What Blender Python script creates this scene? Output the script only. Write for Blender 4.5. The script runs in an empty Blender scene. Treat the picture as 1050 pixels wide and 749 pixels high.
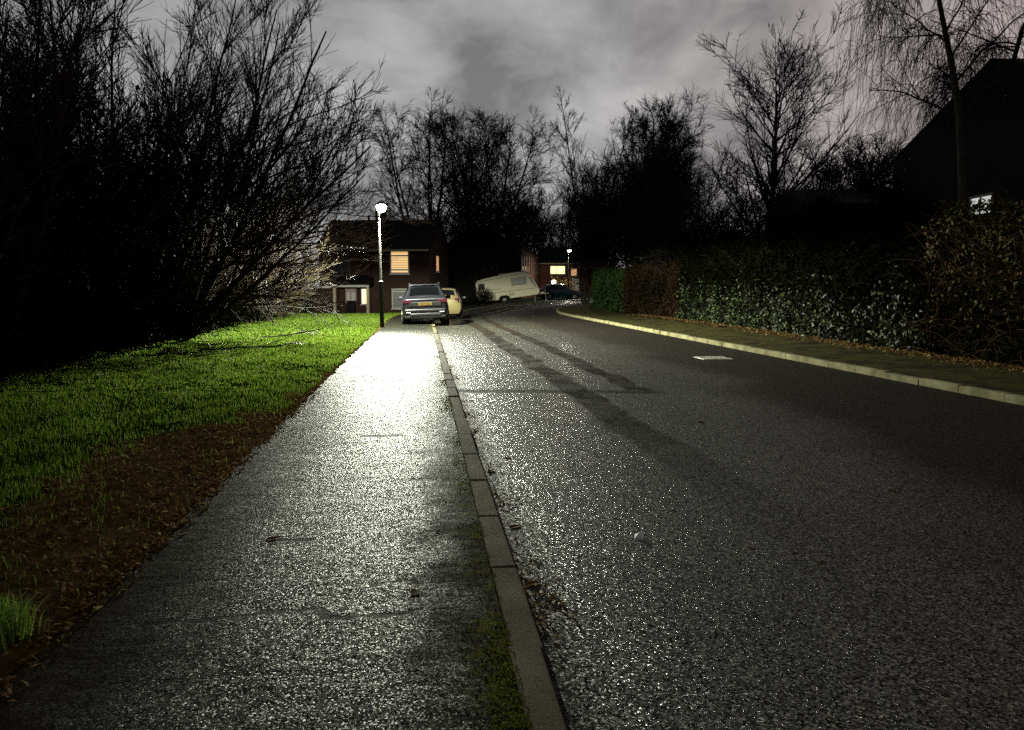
import bpy, bmesh, math, random
import numpy as np
from mathutils import Vector, Matrix, Quaternion

random.seed(7)
PI = math.pi
sc = bpy.context.scene
COL = sc.collection
R_ = math.radians

# ------------------------------------------------------------------ camera numbers
F = 800.0                    # focal length in photo pixels (photo 1050 wide)
CAMH = 1.5
HORIZ = 296.0
PITCH = math.atan((374.5 - HORIZ) / F)


def at(px, py, Y):
    """photo pixel + distance -> world point"""
    cx, cz = (px - 525.0) / F, -(py - 374.5) / F
    dy = math.cos(PITCH) + cz * math.sin(PITCH)
    dz = -math.sin(PITCH) + cz * math.cos(PITCH)
    k = Y / dy
    return Vector((cx * k, Y, CAMH + dz * k))


def smooth(t):
    t = np.clip(t, 0, 1)
    return t * t * (3 - 2 * t)


def H(x, y):
    """height of the land"""
    x = np.asarray(x, float); y = np.asarray(y, float)
    s = 0.35 * (x + 3) + 0.94 * (y - 46)
    s = np.maximum(s, 0) * smooth(s / 6.0)
    z = 1.25 * (1 - np.exp(-0.022 * s / 1.25))
    dip = 0.5 * smooth((y - 40) / 18.0) * smooth((-x - 5.4) / 3.0)
    k = smooth((-x - 5.4) / 4.0)
    return z * (1 - 0.8 * k) - dip


def Hf(x, y):
    return float(H(x, y))


# ------------------------------------------------------------------ mesh helpers
class MB:
    def __init__(s):
        s.v, s.q, s.t, s.n, s.ng = [], [], [], 0, []
        s.qm, s.tm = [], []

    def add(s, verts, quads=None, tris=None):
        verts = np.asarray(verts, float).reshape(-1, 3)
        if quads is not None and len(quads):
            s.q.append(np.asarray(quads, int).reshape(-1, 4) + s.n)
        if tris is not None and len(tris):
            s.t.append(np.asarray(tris, int).reshape(-1, 3) + s.n)
        s.v.append(verts); s.n += len(verts)

    def box(s, c, size, rz=0.0, M=None):
        x, y, z = [d / 2 for d in size]
        vs = np.array([(-x, -y, -z), (x, -y, -z), (x, y, -z), (-x, y, -z), (-x, -y, z), (x, -y, z), (x, y, z), (-x, y, z)])
        if rz:
            ca, sa = math.cos(rz), math.sin(rz)
            vs = np.stack([vs[:, 0] * ca - vs[:, 1] * sa, vs[:, 0] * sa + vs[:, 1] * ca, vs[:, 2]], 1)
        vs = vs + np.array(c)
        if M is not None:
            vs = np.array([M @ Vector(p) for p in vs])
        s.add(vs, [(0, 3, 2, 1), (4, 5, 6, 7), (0, 1, 5, 4), (1, 2, 6, 5), (2, 3, 7, 6), (3, 0, 4, 7)])
        return s

    def prism(s, poly, axis, a, b):
        """polygon (list of 2D points) extruded along axis from a to b"""
        n = len(poly)

        def pt(p, w):
            return {'x': (w, p[0], p[1]), 'y': (p[0], w, p[1]), 'z': (p[0], p[1], w)}[axis]
        vs = [pt(p, a) for p in poly] + [pt(p, b) for p in poly]
        base = s.n
        s.add(vs, [(i, (i + 1) % n, n + (i + 1) % n, n + i) for i in range(n)])
        s.ng.append([base + i for i in range(n)][::-1]); s.ng.append([base + n + i for i in range(n)])
        return s

    def tubes(s, P, Rr, k=5):
        P = np.asarray(P, float); Rr = np.asarray(Rr, float)
        if P.ndim == 2:
            P, Rr = P[None], Rr[None]
        N, m, _ = P.shape
        T = np.gradient(P, axis=1)
        T /= np.linalg.norm(T, axis=2, keepdims=True) + 1e-9
        mean = T.mean(1)
        ref = np.where((np.abs(mean[:, 2]) < 0.8)[:, None], np.array([[0, 0, 1.0]]), np.array([[1.0, 0.1, 0]]))
        U = np.cross(T, ref[:, None, :]); U /= np.linalg.norm(U, axis=2, keepdims=True) + 1e-9
        V = np.cross(T, U)
        a = np.arange(k) * 2 * PI / k
        ring = U[:, :, None, :] * np.cos(a)[None, None, :, None] + V[:, :, None, :] * np.sin(a)[None, None, :, None]
        vs = P[:, :, None, :] + ring * Rr[:, :, None, None]
        i = np.arange(N)[:, None, None] * m * k; j = np.arange(m - 1)[None, :, None] * k; c = np.arange(k)[None, None, :]
        c2 = (c + 1) % k
        q = np.stack([i + j + c, i + j + c2, i + j + k + c2, i + j + k + c], -1)
        s.add(vs.reshape(-1, 3), q.reshape(-1, 4))
        return s

    def cyl(s, a, b, r, k=12, r2=None):
        a, b = np.array(a, float), np.array(b, float)
        base = s.n
        s.tubes(np.stack([a, b]), np.array([r, r if r2 is None else r2]), k)
        s.ng.append([base + i for i in range(k)]); s.ng.append([base + k + i for i in range(k)][::-1])
        return s

    def lathe(s, prof, c=(0, 0, 0), k=20, axis='z'):
        """prof: list of (radius, height)"""
        P = np.array(prof, float); m = len(P)
        a = np.arange(k) * 2 * PI / k
        X = P[:, 0][:, None] * np.cos(a); Y = P[:, 0][:, None] * np.sin(a); Z = np.repeat(P[:, 1][:, None], k, 1)
        vs = {'z': np.stack([X, Y, Z], -1), 'x': np.stack([Z, X, Y], -1), 'y': np.stack([Y, Z, X], -1)}[axis].reshape(-1, 3) + np.array(c)
        j = np.arange(m - 1)[:, None] * k; q0 = np.arange(k)[None, :]; q1 = (q0 + 1) % k
        s.add(vs, np.stack([j + q0, j + q1, j + k + q1, j + k + q0], -1).reshape(-1, 4))
        return s

    def build(s, name, mat, parent=None, smooth_=False, sharp=None, bevel=None):
        me = bpy.data.meshes.new(name)
        V = np.concatenate(s.v) if s.v else np.zeros((0, 3))
        q = np.concatenate(s.q) if s.q else np.zeros((0, 4), int)
        t = np.concatenate(s.t) if s.t else np.zeros((0, 3), int)
        if s.ng or (len(q) + len(t) < 3000):
            me.from_pydata(V.tolist(), [], q.tolist() + t.tolist() + s.ng)
        else:
            me.vertices.add(len(V)); me.vertices.foreach_set('co', V.astype(np.float32).ravel())
            loops = np.concatenate([q.ravel(), t.ravel()]).astype(np.int32)
            starts = np.concatenate([np.arange(len(q)) * 4, len(q) * 4 + np.arange(len(t)) * 3]).astype(np.int32)
            me.loops.add(len(loops)); me.loops.foreach_set('vertex_index', loops)
            me.polygons.add(len(starts)); me.polygons.foreach_set('loop_start', starts)
            try:
                tot = np.concatenate([np.full(len(q), 4), np.full(len(t), 3)]).astype(np.int32)
                me.polygons.foreach_set('loop_total', tot)
            except Exception:
                pass
            me.update(calc_edges=True)
        me.validate()
        if smooth_ or sharp:
            me.shade_smooth()
            if sharp:
                me.set_sharp_from_angle(angle=R_(sharp))
        if mat is not None:
            me.materials.append(mat)
        o = bpy.data.objects.new(name, me); COL.objects.link(o)
        if parent is not None:
            o.parent = parent
        if bevel:
            b = o.modifiers.new('bevel', 'BEVEL'); b.width = bevel; b.segments = 2; b.limit_method = 'ANGLE'
        return o


def tag(o, label=None, cat=None, group=None, kind=None):
    if label: o['label'] = label
    if cat: o['category'] = cat
    if group: o['group'] = group
    if kind: o['kind'] = kind
    return o


def empty(name, loc=(0, 0, 0), rot=(0, 0, 0), label=None, cat=None, group=None):
    o = bpy.data.objects.new(name, None); COL.objects.link(o)
    o.location = loc; o.rotation_euler = rot; o.empty_display_size = 0.2
    return tag(o, label, cat, group)


def copy_tree(o, parent=None):
    kids = [c for c in COL.objects if c.parent == o]
    c = o.copy(); COL.objects.link(c)
    if parent is not None: c.parent = parent
    for ch in kids: copy_tree(ch, c)
    return c


def catmull(pts, step=0.5):
    pts = [np.array(p, float) for p in pts]
    P = [2 * pts[0] - pts[1]] + pts + [2 * pts[-1] - pts[-2]]
    out = []
    for i in range(1, len(P) - 2):
        p0, p1, p2, p3 = P[i - 1:i + 3]
        n = max(2, int(np.linalg.norm(p2 - p1) / step))
        for j in range(n):
            t = j / n
            out.append(0.5 * ((2 * p1) + (-p0 + p2) * t + (2 * p0 - 5 * p1 + 4 * p2 - p3) * t * t + (-p0 + 3 * p1 - 3 * p2 + p3) * t ** 3))
    out.append(pts[-1])
    return np.array(out)


def resample(P, n):
    d = np.concatenate([[0], np.cumsum(np.linalg.norm(np.diff(P, axis=0), axis=1))])
    s = np.linspace(0, d[-1], n)
    return np.stack([np.interp(s, d, P[:, i]) for i in range(P.shape[1])], 1)


def offset(P, d):
    """offset polyline to its left by d (negative: right)"""
    T = np.gradient(P, axis=0); T /= np.linalg.norm(T, axis=1, keepdims=True)
    return P + np.stack([-T[:, 1], T[:, 0]], 1) * d


def strip(name, A, B, na, z, mat, zf=None, parent=None):
    """sheet between two polylines with equal counts; UV = metres across, metres along"""
    m = len(A)
    u = np.linspace(0, 1, na + 1)
    G = A[:, None, :] * (1 - u)[None, :, None] + B[:, None, :] * u[None, :, None]
    hz = H(G[..., 0], G[..., 1]) + (z if zf is None else zf(G, u))
    V = np.concatenate([G, hz[..., None]], -1).reshape(-1, 3)
    i = np.arange(m - 1)[:, None] * (na + 1); j = np.arange(na)[None, :]
    q = np.stack([i + j, i + j + 1, i + na + 2 + j, i + na + 1 + j], -1).reshape(-1, 4)
    mb = MB(); mb.add(V, q)
    o = mb.build(name, mat, parent, smooth_=True)
    along = np.concatenate([[0], np.cumsum(np.linalg.norm(np.diff(A, axis=0), axis=1))])
    width = np.linalg.norm(B - A, axis=1)
    UV = np.stack([u[None, :] * width[:, None], np.repeat(along[:, None], na + 1, 1)], -1).reshape(-1, 2)
    lay = o.data.uv_layers.new(name='metres')
    li = np.zeros(len(o.data.loops), np.int32); o.data.loops.foreach_get('vertex_index', li)
    lay.data.foreach_set('uv', UV[li].astype(np.float32).ravel())
    return o


# ------------------------------------------------------------------ materials
class NT:
    def __init__(s, name):
        s.m = bpy.data.materials.new(name); s.m.use_nodes = True
        s.t = s.m.node_tree; s.N = s.t.nodes; s.L = s.t.links
        s.b = s.N['Principled BSDF']

    def n(s, typ, **kw):
        nd = s.N.new(typ)
        for k, v in kw.items():
            if k.startswith('i_'):
                key = k[2:]
                key = int(key) if key.isdigit() else key.replace('_', ' ')
                if isinstance(v, bpy.types.NodeSocket): s.L.new(v, nd.inputs[key])
                else: nd.inputs[key].default_value = v
            else: setattr(nd, k, v)
        return nd

    def math(s, op, a, b=None, c=None, clamp=False):
        nd = s.N.new('ShaderNodeMath'); nd.operation = op; nd.use_clamp = clamp
        for i, v in enumerate((a, b, c)):
            if v is None: continue
            if isinstance(v, bpy.types.NodeSocket): s.L.new(v, nd.inputs[i])
            else: nd.inputs[i].default_value = v
        return nd.outputs[0]

    def noise(s, vec, scale, detail=4, rough=0.55, dist=0.0):
        nd = s.n('ShaderNodeTexNoise', i_Scale=scale, i_Detail=detail, i_Roughness=rough, i_Distortion=dist)
        if vec is not None: s.L.new(vec, nd.inputs['Vector'])
        return nd.outputs['Fac']

    def ramp(s, fac, stops):
        nd = s.N.new('ShaderNodeValToRGB'); s.L.new(fac, nd.inputs[0])
        e = nd.color_ramp.elements
        while len(e) > 1: e.remove(e[-1])
        for i, (p, c) in enumerate(stops):
            el = e[0] if i == 0 else e.new(p)
            el.position = p; el.color = (c if len(c) == 4 else (*c, 1)) if not isinstance(c, (int, float)) else (c, c, c, 1)
        return nd.outputs[0]

    def mix(s, fac, a, b, mode='MIX'):
        nd = s.N.new('ShaderNodeMix'); nd.data_type = 'RGBA'; nd.blend_type = mode
        for i, v in ((0, fac), (6, a), (7, b)):
            if isinstance(v, bpy.types.NodeSocket): s.L.new(v, nd.inputs[i])
            else: nd.inputs[i].default_value = v if i == 0 else ((*v, 1) if len(v) == 3 else v)
        return nd.outputs[2]

    def set(s, **kw):
        for k, v in kw.items():
            k = {'base': 'Base Color', 'rough': 'Roughness', 'metal': 'Metallic', 'normal': 'Normal', 'spec': 'Specular IOR Level',
                 'emit': 'Emission Color', 'estr': 'Emission Strength', 'coat': 'Coat Weight', 'trans': 'Transmission Weight', 'alpha': 'Alpha'}[k]
            if isinstance(v, bpy.types.NodeSocket): s.L.new(v, s.b.inputs[k])
            elif k in ('Base Color', 'Emission Color'): s.b.inputs[k].default_value = (*v, 1)
            else: s.b.inputs[k].default_value = v
        return s.m

    def bump(s, h, strength, dist):
        nd = s.n('ShaderNodeBump', i_Strength=strength, i_Distance=dist); s.L.new(h, nd.inputs['Height'])
        return nd

    def obj(s):
        return s.n('ShaderNodeTexCoord').outputs['Object']


def plain(name, base, rough=0.6, metal=0.0, spec=0.5, var=0.25, scale=3.0, coat=0.0, bump=0.0):
    t = NT(name); o = t.obj()
    f = t.noise(o, scale, 5)
    lo = tuple(c * (1 - var) for c in base); hi = tuple(min(1, c * (1 + var)) for c in base)
    col = t.ramp(f, [(0.3, lo), (0.7, hi)])
    r = t.ramp(f, [(0.3, max(0, rough - 0.08)), (0.7, min(1, rough + 0.08))])
    if bump:
        t.set(normal=t.bump(t.noise(o, scale * 8, 3), 0.5, bump).outputs[0])
    return t.set(base=col, rough=r, metal=metal, spec=spec, coat=coat)


def glow(name, col, strength):
    t = NT(name)
    return t.set(base=(0.02, 0.02, 0.02), emit=col, estr=strength, rough=0.4)


def leaf_mat(name, cols, rough=0.35, spec=0.5, thin=0.0):
    t = NT(name)
    g = t.n('ShaderNodeNewGeometry')
    n = len(cols)
    col = t.ramp(g.outputs['Random Per Island'], [(i / max(1, n - 1), c) for i, c in enumerate(cols)])
    if thin:
        tr = t.n('ShaderNodeBsdfTranslucent'); t.L.new(col, tr.inputs['Color'])
        mx = t.n('ShaderNodeMixShader'); mx.inputs[0].default_value = thin
        t.L.new(t.b.outputs[0], mx.inputs[1]); t.L.new(tr.outputs[0], mx.inputs[2])
        t.L.new(mx.outputs[0], t.N['Material Output'].inputs['Surface'])
    return t.set(base=col, rough=rough, spec=spec)


def brick_mat(name, c1, c2, mortar):
    t = NT(name)
    tc = t.obj()
    sep = t.n('ShaderNodeSeparateXYZ'); t.L.new(tc, sep.inputs[0])
    xy = t.math('ADD', sep.outputs[0], sep.outputs[1])
    cb = t.n('ShaderNodeCombineXYZ'); t.L.new(xy, cb.inputs[0]); t.L.new(sep.outputs[2], cb.inputs[1])
    br = t.n('ShaderNodeTexBrick', i_Scale=1.0, i_Mortar_Size=0.01)
    br.inputs['Brick Width'].default_value = 0.225; br.inputs['Row Height'].default_value = 0.075
    br.inputs['Color1'].default_value = (*c1, 1); br.inputs['Color2'].default_value = (*c2, 1); br.inputs['Mortar'].default_value = (*mortar, 1)
    t.L.new(cb.outputs[0], br.inputs['Vector'])
    dirt = t.ramp(t.noise(tc, 0.8, 5), [(0.3, 0.55), (0.7, 1.0)])
    col = t.mix(1.0, br.outputs['Color'], dirt, 'MULTIPLY')
    return t.set(base=col, rough=0.85, normal=t.bump(br.outputs['Fac'], 0.4, -0.006).outputs[0])


def tile_mat(name, base):
    t = NT(name); tc = t.obj()
    w = t.n('ShaderNodeTexWave', wave_type='BANDS', bands_direction='Z', wave_profile='SAW', i_Scale=1.2, i_Distortion=0.0)
    t.L.new(tc, w.inputs['Vector'])
    f = t.noise(tc, 6, 5)
    col = t.ramp(f, [(0.3, tuple(c * 0.6 for c in base)), (0.7, tuple(c * 1.3 for c in base))])
    return t.set(base=col, rough=0.9, spec=0.1, normal=t.bump(w.outputs['Fac'], 0.7, 0.03).outputs[0])


def asphalt(name, kind):
    """wet chipped asphalt; UV in metres (u across, v along)"""
    t = NT(name)
    uv = t.n('ShaderNodeUVMap', uv_map='metres').outputs[0]
    sep = t.n('ShaderNodeSeparateXYZ'); t.L.new(uv, sep.inputs[0])
    u, v = sep.outputs[0], sep.outputs[1]
    vo = t.n('ShaderNodeTexVoronoi', i_Scale=110.0 if kind == 'road' else 150.0); vo.feature = 'F1'; t.L.new(uv, vo.inputs['Vector'])
    chips = t.math('SUBTRACT', 1.0, vo.outputs['Distance'])
    vcol = t.n('ShaderNodeSeparateColor'); t.L.new(vo.outputs['Color'], vcol.inputs[0])
    chiph = t.math('ADD', t.math('MULTIPLY', chips, 0.7), t.math('MULTIPLY', vcol.outputs[0], 0.6))
    fine = t.noise(uv, 260, 2)
    mid = t.noise(uv, 22, 4, 0.65)
    big = t.noise(uv, 0.7, 5, 0.6, 0.6)
    huge = t.noise(uv, 0.22, 3, 0.5)
    patch = t.ramp(big, [(0.35, 0.0), (0.65, 1.0)])
    # pale and dark aggregate
    agg = t.ramp(vcol.outputs[1], [(0.0, (0.009, 0.009, 0.008)), (0.45, (0.024, 0.0235, 0.018)), (0.8, (0.060, 0.057, 0.043)), (1.0, (0.28, 0.27, 0.21))])
    col = t.mix(t.math('MULTIPLY', patch, 0.45), agg, (0.022, 0.021, 0.020))
    smoothness = None
    if kind == 'road':
        wob = t.math('MULTIPLY', t.math('SUBTRACT', t.noise(uv, 0.5, 3), 0.5), 0.55)
        uu = t.math('ADD', u, wob)

        def track(c, hw):
            d = t.math('ABSOLUTE', t.math('SUBTRACT', uu, c))
            return t.n('ShaderNodeMapRange', interpolation_type='SMOOTHSTEP', i_Value=d, i_1=hw * 0.72, i_2=hw * 1.25, i_3=1.0, i_4=0.0).outputs[0]
        # transverse joint
        jv = t.math('ADD', v, t.math('MULTIPLY', t.math('SUBTRACT', mid, 0.5), 0.12))
        jd = t.math('ABSOLUTE', t.math('SUBTRACT', jv, 19.5))
        jm = t.n('ShaderNodeMapRange', i_Value=jd, i_1=0.14, i_2=0.26, i_3=1.0, i_4=0.0).outputs[0]
        jm = t.math('MULTIPLY', jm, t.n('ShaderNodeMapRange', i_Value=u, i_1=2.9, i_2=3.1, i_3=1.0, i_4=0.0).outputs[0])
        jm0 = jm
        t1 = track(1.78, 0.26)
        far = t.n('ShaderNodeMapRange', i_Value=v, i_1=19.2, i_2=19.8, i_3=0.0, i_4=1.0).outputs[0]
        t2 = t.math('MULTIPLY', track(2.72, 0.20), far)
        t3 = t.math('MULTIPLY', track(3.9, 0.3), 0.5)
        worn_shade = t.math('MAXIMUM', t.math('MAXIMUM', t1, t2), t3)
        brk = t.ramp(t.noise(uv, 1.4, 5, 0.65), [(0.28, 0.8), (0.55, 1.0)])
        worn_shade = t.math('MULTIPLY', worn_shade, brk)
        worn_shade = t.math('MULTIPLY', worn_shade, t.n('ShaderNodeMapRange', interpolation_type='SMOOTHSTEP', i_Value=v, i_1=11.0, i_2=17.5, i_3=0.15, i_4=1.0).outputs[0])
        near_shade = t.n('ShaderNodeMapRange', i_Value=v, i_1=11.0, i_2=22.0, i_3=1.7, i_4=0.0).outputs[0]  # near right of the road coloured darker where the lamp's glint falls away
        rs = t.n('ShaderNodeMapRange', interpolation_type='SMOOTHSTEP', i_Value=t.math('ADD', t.math('ADD', uu, near_shade), t.math('MULTIPLY', t.math('SUBTRACT', huge, 0.5), 2.6)), i_1=3.0, i_2=5.2, i_3=0.0, i_4=0.92).outputs[0]
        worn_shade = t.math('MAXIMUM', t.math('MAXIMUM', worn_shade, rs), t.math('MULTIPLY', jm0, 0.9))
        # gutter grime along the kerb
        gut = t.n('ShaderNodeMapRange', i_Value=t.math('ADD', u, t.math('MULTIPLY', mid, 0.25)), i_1=0.12, i_2=0.42, i_3=0.8, i_4=0.0).outputs[0]
        worn_shade_g = t.math('MAXIMUM', worn_shade, gut)
        col = t.mix(t.math('MULTIPLY', worn_shade_g, 0.9), col, (0.017, 0.013, 0.0095))
        col = t.mix(t.math('MULTIPLY', jm, 0.9), col, (0.006, 0.006, 0.006))
        h = t.math('ADD', t.math('MULTIPLY', chiph, t.math('SUBTRACT', 1.0, t.math('MULTIPLY', worn_shade_g, 0.72))), t.math('MULTIPLY', fine, 0.06))
        rough = t.math('ADD', 0.58, t.math('MULTIPLY', worn_shade_g, 0.20))
        spec = t.math('SUBTRACT', 0.04, t.math('MULTIPLY', worn_shade_g, 0.04))
        b0 = t.bump(mid, 0.35, 0.02)
        b1 = t.bump(h, 0.5, 0.0030)
        flat, FACET, WETR, WETS = worn_shade_g, 0.72, 0.30, 0.95
    else:
        moss = None
        # cracks across and along the footway
        crack = None
        col = t.mix(1.0, col, (0.42, 0.44, 0.37), 'MULTIPLY')
        for (v0, amp, wd, lo, hi) in ((11.5, 0.26, 0.016, 0.35, 1.55), (12.55, 0.1, 0.014, 0.72, 0.92), (15.7, 0.14, 0.03, 0.95, 1.35), (20.3, 0.3, 0.03, 0.2, 1.7), (11.8, 0.3, 0.010, 1.3, 1.75), (26.0, 0.3, 0.04, 0.1, 1.7), (17.6, 0.2, 0.02, 0.3, 0.8)):
            w = t.math('MULTIPLY', t.math('SUBTRACT', t.noise(uv, 1.6 + v0 * 0.07, 6, 0.65), 0.5), amp * 2)
            d = t.math('ABSOLUTE', t.math('SUBTRACT', t.math('ADD', v, w), v0))
            c = t.n('ShaderNodeMapRange', i_Value=d, i_1=wd * 0.9, i_2=wd * 1.9, i_3=1.0, i_4=0.0).outputs[0]
            c = t.math('MULTIPLY', c, t.math('MULTIPLY', t.math('GREATER_THAN', u, lo), t.math('LESS_THAN', u, hi)))
            crack = c if crack is None else t.math('MAXIMUM', crack, c)
        # dirt and moss on the kerb side (u large) and by the soil (u small)
        wob = t.math('MULTIPLY', t.math('SUBTRACT', t.noise(uv, 2.2, 9, 0.78), 0.5), 1.25)
        ks = t.n('ShaderNodeMapRange', interpolation_type='SMOOTHSTEP', i_Value=t.math('ADD', u, wob), i_1=1.40, i_2=1.90, i_3=0.0, i_4=0.9).outputs[0]
        kfar = t.n('ShaderNodeMapRange', i_Value=v, i_1=12.5, i_2=17.0, i_3=1.0, i_4=0.12).outputs[0]
        ks = t.math('MULTIPLY', ks, kfar)
        so = t.n('ShaderNodeMapRange', interpolation_type='SMOOTHSTEP', i_Value=t.math('ADD', u, wob), i_1=0.1, i_2=0.75, i_3=1.0, i_4=0.0).outputs[0]
        sn = t.n('ShaderNodeMapRange', i_Value=v, i_1=10.5, i_2=16.5, i_3=1.0, i_4=0.12).outputs[0]
        so = t.math('MULTIPLY', so, sn)
        dirt = t.math('MAXIMUM', ks, so)
        col = t.mix(t.math('MULTIPLY', dirt, 0.75), col, t.mix(mid, (0.016, 0.013, 0.009), (0.045, 0.038, 0.024)))
        mossf = t.math('MULTIPLY', t.ramp(t.noise(uv, 9, 6, 0.75), [(0.50, 0.0), (0.62, 1.0)]),
                       t.n('ShaderNodeMapRange', interpolation_type='SMOOTHSTEP', i_Value=t.math('ADD', u, t.math('MULTIPLY', wob, 0.5)), i_1=1.60, i_2=1.86, i_3=0.0, i_4=1.0).outputs[0])
        mossf = t.math('MULTIPLY', mossf, t.n('ShaderNodeMapRange', i_Value=v, i_1=14.0, i_2=26.0, i_3=1.0, i_4=0.3).outputs[0])
        col = t.mix(t.math('MULTIPLY', mossf, 0.85), col, (0.14, 0.16, 0.014))
        col = t.mix(t.math('MULTIPLY', crack, 0.95), col, (0.004, 0.004, 0.004))
        h = t.math('SUBTRACT', t.math('ADD', t.math('MULTIPLY', chiph, t.math('SUBTRACT', 1.0, t.math('MULTIPLY', dirt, 0.5))), t.math('MULTIPLY', fine, 0.06)), t.math('MULTIPLY', crack, 2.0))
        h = t.math('ADD', h, t.math('MULTIPLY', mossf, 0.8))
        rough = t.math('ADD', 0.66, t.math('MULTIPLY', t.math('MAXIMUM', dirt, mossf), 0.25))
        spec = t.math('SUBTRACT', 0.05, t.math('MULTIPLY', t.math('MAXIMUM', dirt, mossf), 0.05))
        cb = t.n('ShaderNodeMapping'); cb.inputs['Scale'].default_value = (0.7, 1.9, 1.0); t.L.new(uv, cb.inputs['Vector'])
        und = t.noise(cb.outputs[0], 1.3, 4, 0.6, 0.3)
        b0 = t.bump(t.math('ADD', t.math('MULTIPLY', mid, 0.35), t.math('MULTIPLY', und, 1.7)), 0.8, 0.018)
        b1 = t.bump(h, 0.5, 0.0026)
        flat, FACET, WETR, WETS = t.math('MAXIMUM', t.math('MAXIMUM', dirt, mossf), crack), 0.50, 0.22, 0.22
    t.L.new(b0.outputs[0], b1.inputs['Normal'])
    # every stone chip in the surface lies at its own angle
    wet = t.ramp(vcol.outputs[2], [(0.52, 0.0), (0.66, 1.0)] if kind == 'road' else [(0.60, 0.0), (0.72, 1.0)])
    wet = t.math('MULTIPLY', wet, t.math('SUBTRACT', 1.0, t.math('MULTIPLY', flat, 0.97)))
    rough = t.math('SUBTRACT', rough, t.math('MULTIPLY', wet, WETR))
    spec = t.math('ADD', spec, t.math('MULTIPLY', wet, WETS))

    def vm(op, a, b=None, sc=None):
        nd = t.N.new('ShaderNodeVectorMath'); nd.operation = op
        for i, q in ((0, a), (1, b)):
            if q is None: continue
            if isinstance(q, bpy.types.NodeSocket): t.L.new(q, nd.inputs[i])
            else: nd.inputs[i].default_value = q
        if sc is not None: t.L.new(sc, nd.inputs['Scale'])
        return nd.outputs[0]
    vo2 = t.n('ShaderNodeTexVoronoi', i_Scale=240.0); t.L.new(uv, vo2.inputs['Vector'])
    f1 = vm('MULTIPLY', vm('SUBTRACT', vo.outputs['Color'], (0.5, 0.5, 0.5)), (1.0, 1.0, 0.15))
    f2 = vm('MULTIPLY', vm('SUBTRACT', vo2.outputs['Color'], (0.5, 0.5, 0.5)), (0.6, 0.6, 0.1))
    amt = t.math('SUBTRACT', FACET, t.math('MULTIPLY', flat, FACET * 0.75))
    nrm = vm('NORMALIZE', vm('ADD', b1.outputs[0], vm('SCALE', vm('ADD', f1, f2), None, amt)))
    return t.set(base=col, rough=rough, spec=spec, normal=nrm)


M = {}
M['road'] = asphalt('wet_road_asphalt', 'road')
M['pavement'] = asphalt('wet_footway_asphalt', 'foot')
M['bark'] = plain('dark_bark', (0.022, 0.019, 0.016), 0.85, spec=0.2, var=0.4, scale=4)
M['twig'] = plain('dark_twigs', (0.020, 0.016, 0.013), 0.8, spec=0.2, var=0.3, scale=2)
M['twig_red'] = plain('reddish_twigs', (0.040, 0.024, 0.018), 0.7, spec=0.25, var=0.3, scale=2)
M['twig_olive'] = plain('olive_wet_twigs', (0.055, 0.043, 0.016), 0.42, spec=0.5, var=0.35, scale=2)
M['birch_bark'] = plain('birch_bark', (0.040, 0.035, 0.027), 0.75, spec=0.3, var=0.75, scale=5)
M['ivy'] = leaf_mat('ivy_leaf', [(0.002, 0.004, 0.0012), (0.003, 0.006, 0.0015), (0.012, 0.022, 0.004), (0.07, 0.095, 0.022)], 0.5, 0.2)
M['ivy_dark'] = leaf_mat('ivy_dark_shaded_leaf', [(0.0012, 0.0018, 0.0007), (0.0025, 0.0036, 0.0012)], 0.8, 0.0)  # near-black twin of ivy; carries painted shade on the ivy hedge's upper part
M['privet'] = leaf_mat('privet_leaf', [(0.006, 0.018, 0.003), (0.016, 0.040, 0.006), (0.034, 0.06, 0.010)], 0.6, 0.15)
M['beech'] = leaf_mat('beech_dead_leaf', [(0.008, 0.0035, 0.0018), (0.020, 0.0085, 0.004), (0.018, 0.012, 0.004)], 0.7, 0.08)
M['bramble'] = leaf_mat('bramble_leaf', [(0.004, 0.006, 0.001), (0.070, 0.075, 0.010), (0.075, 0.034, 0.007), (0.015, 0.021, 0.003), (0.05, 0.06, 0.008)], 0.65, 0.1)
M['bramble_stem'] = plain('bramble_stem', (0.05, 0.024, 0.011), 0.8, spec=0.1, var=0.4)
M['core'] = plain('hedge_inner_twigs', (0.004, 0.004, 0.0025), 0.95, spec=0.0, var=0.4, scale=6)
M['grass'] = leaf_mat('grass_blade', [(0.055, 0.125, 0.006), (0.12, 0.24, 0.014), (0.18, 0.32, 0.026), (0.30, 0.32, 0.08), (0.14, 0.28, 0.014)], 0.55, 0.2, 0.6)
M['litter'] = leaf_mat('leaf_litter', [(0.05, 0.026, 0.008), (0.11, 0.062, 0.020), (0.20, 0.125, 0.042), (0.09, 0.048, 0.016), (0.40, 0.29, 0.13)], 0.65, 0.05, 0.5)
M['steel'] = plain('galvanised_steel', (0.30, 0.30, 0.28), 0.75, 0.0, var=0.2, scale=8)
M['pole_dark'] = plain('dark_painted_pole_base', (0.012, 0.012, 0.012), 0.5)
M['lantern'] = plain('grey_lantern_shell', (0.10, 0.10, 0.10), 0.5)
M['brick'] = brick_mat('red_brick', (0.085, 0.028, 0.017), (0.06, 0.02, 0.013), (0.06, 0.05, 0.042))
M['brick_red'] = brick_mat('bright_red_brick', (0.18, 0.035, 0.024), (0.13, 0.027, 0.018), (0.10, 0.07, 0.055))
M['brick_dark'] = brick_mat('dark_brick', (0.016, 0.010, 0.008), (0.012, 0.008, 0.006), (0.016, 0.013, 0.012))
M['black_wall'] = plain('unlit_black_wall', (0.010, 0.009, 0.008), 0.9, spec=0.1)  # lack of light at night put into the wall and garage roof colour
M['tiles'] = tile_mat('roof_tiles', (0.013, 0.012, 0.011))
M['white'] = plain('white_painted_timber', (0.72, 0.70, 0.66), 0.5, var=0.08)
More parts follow.
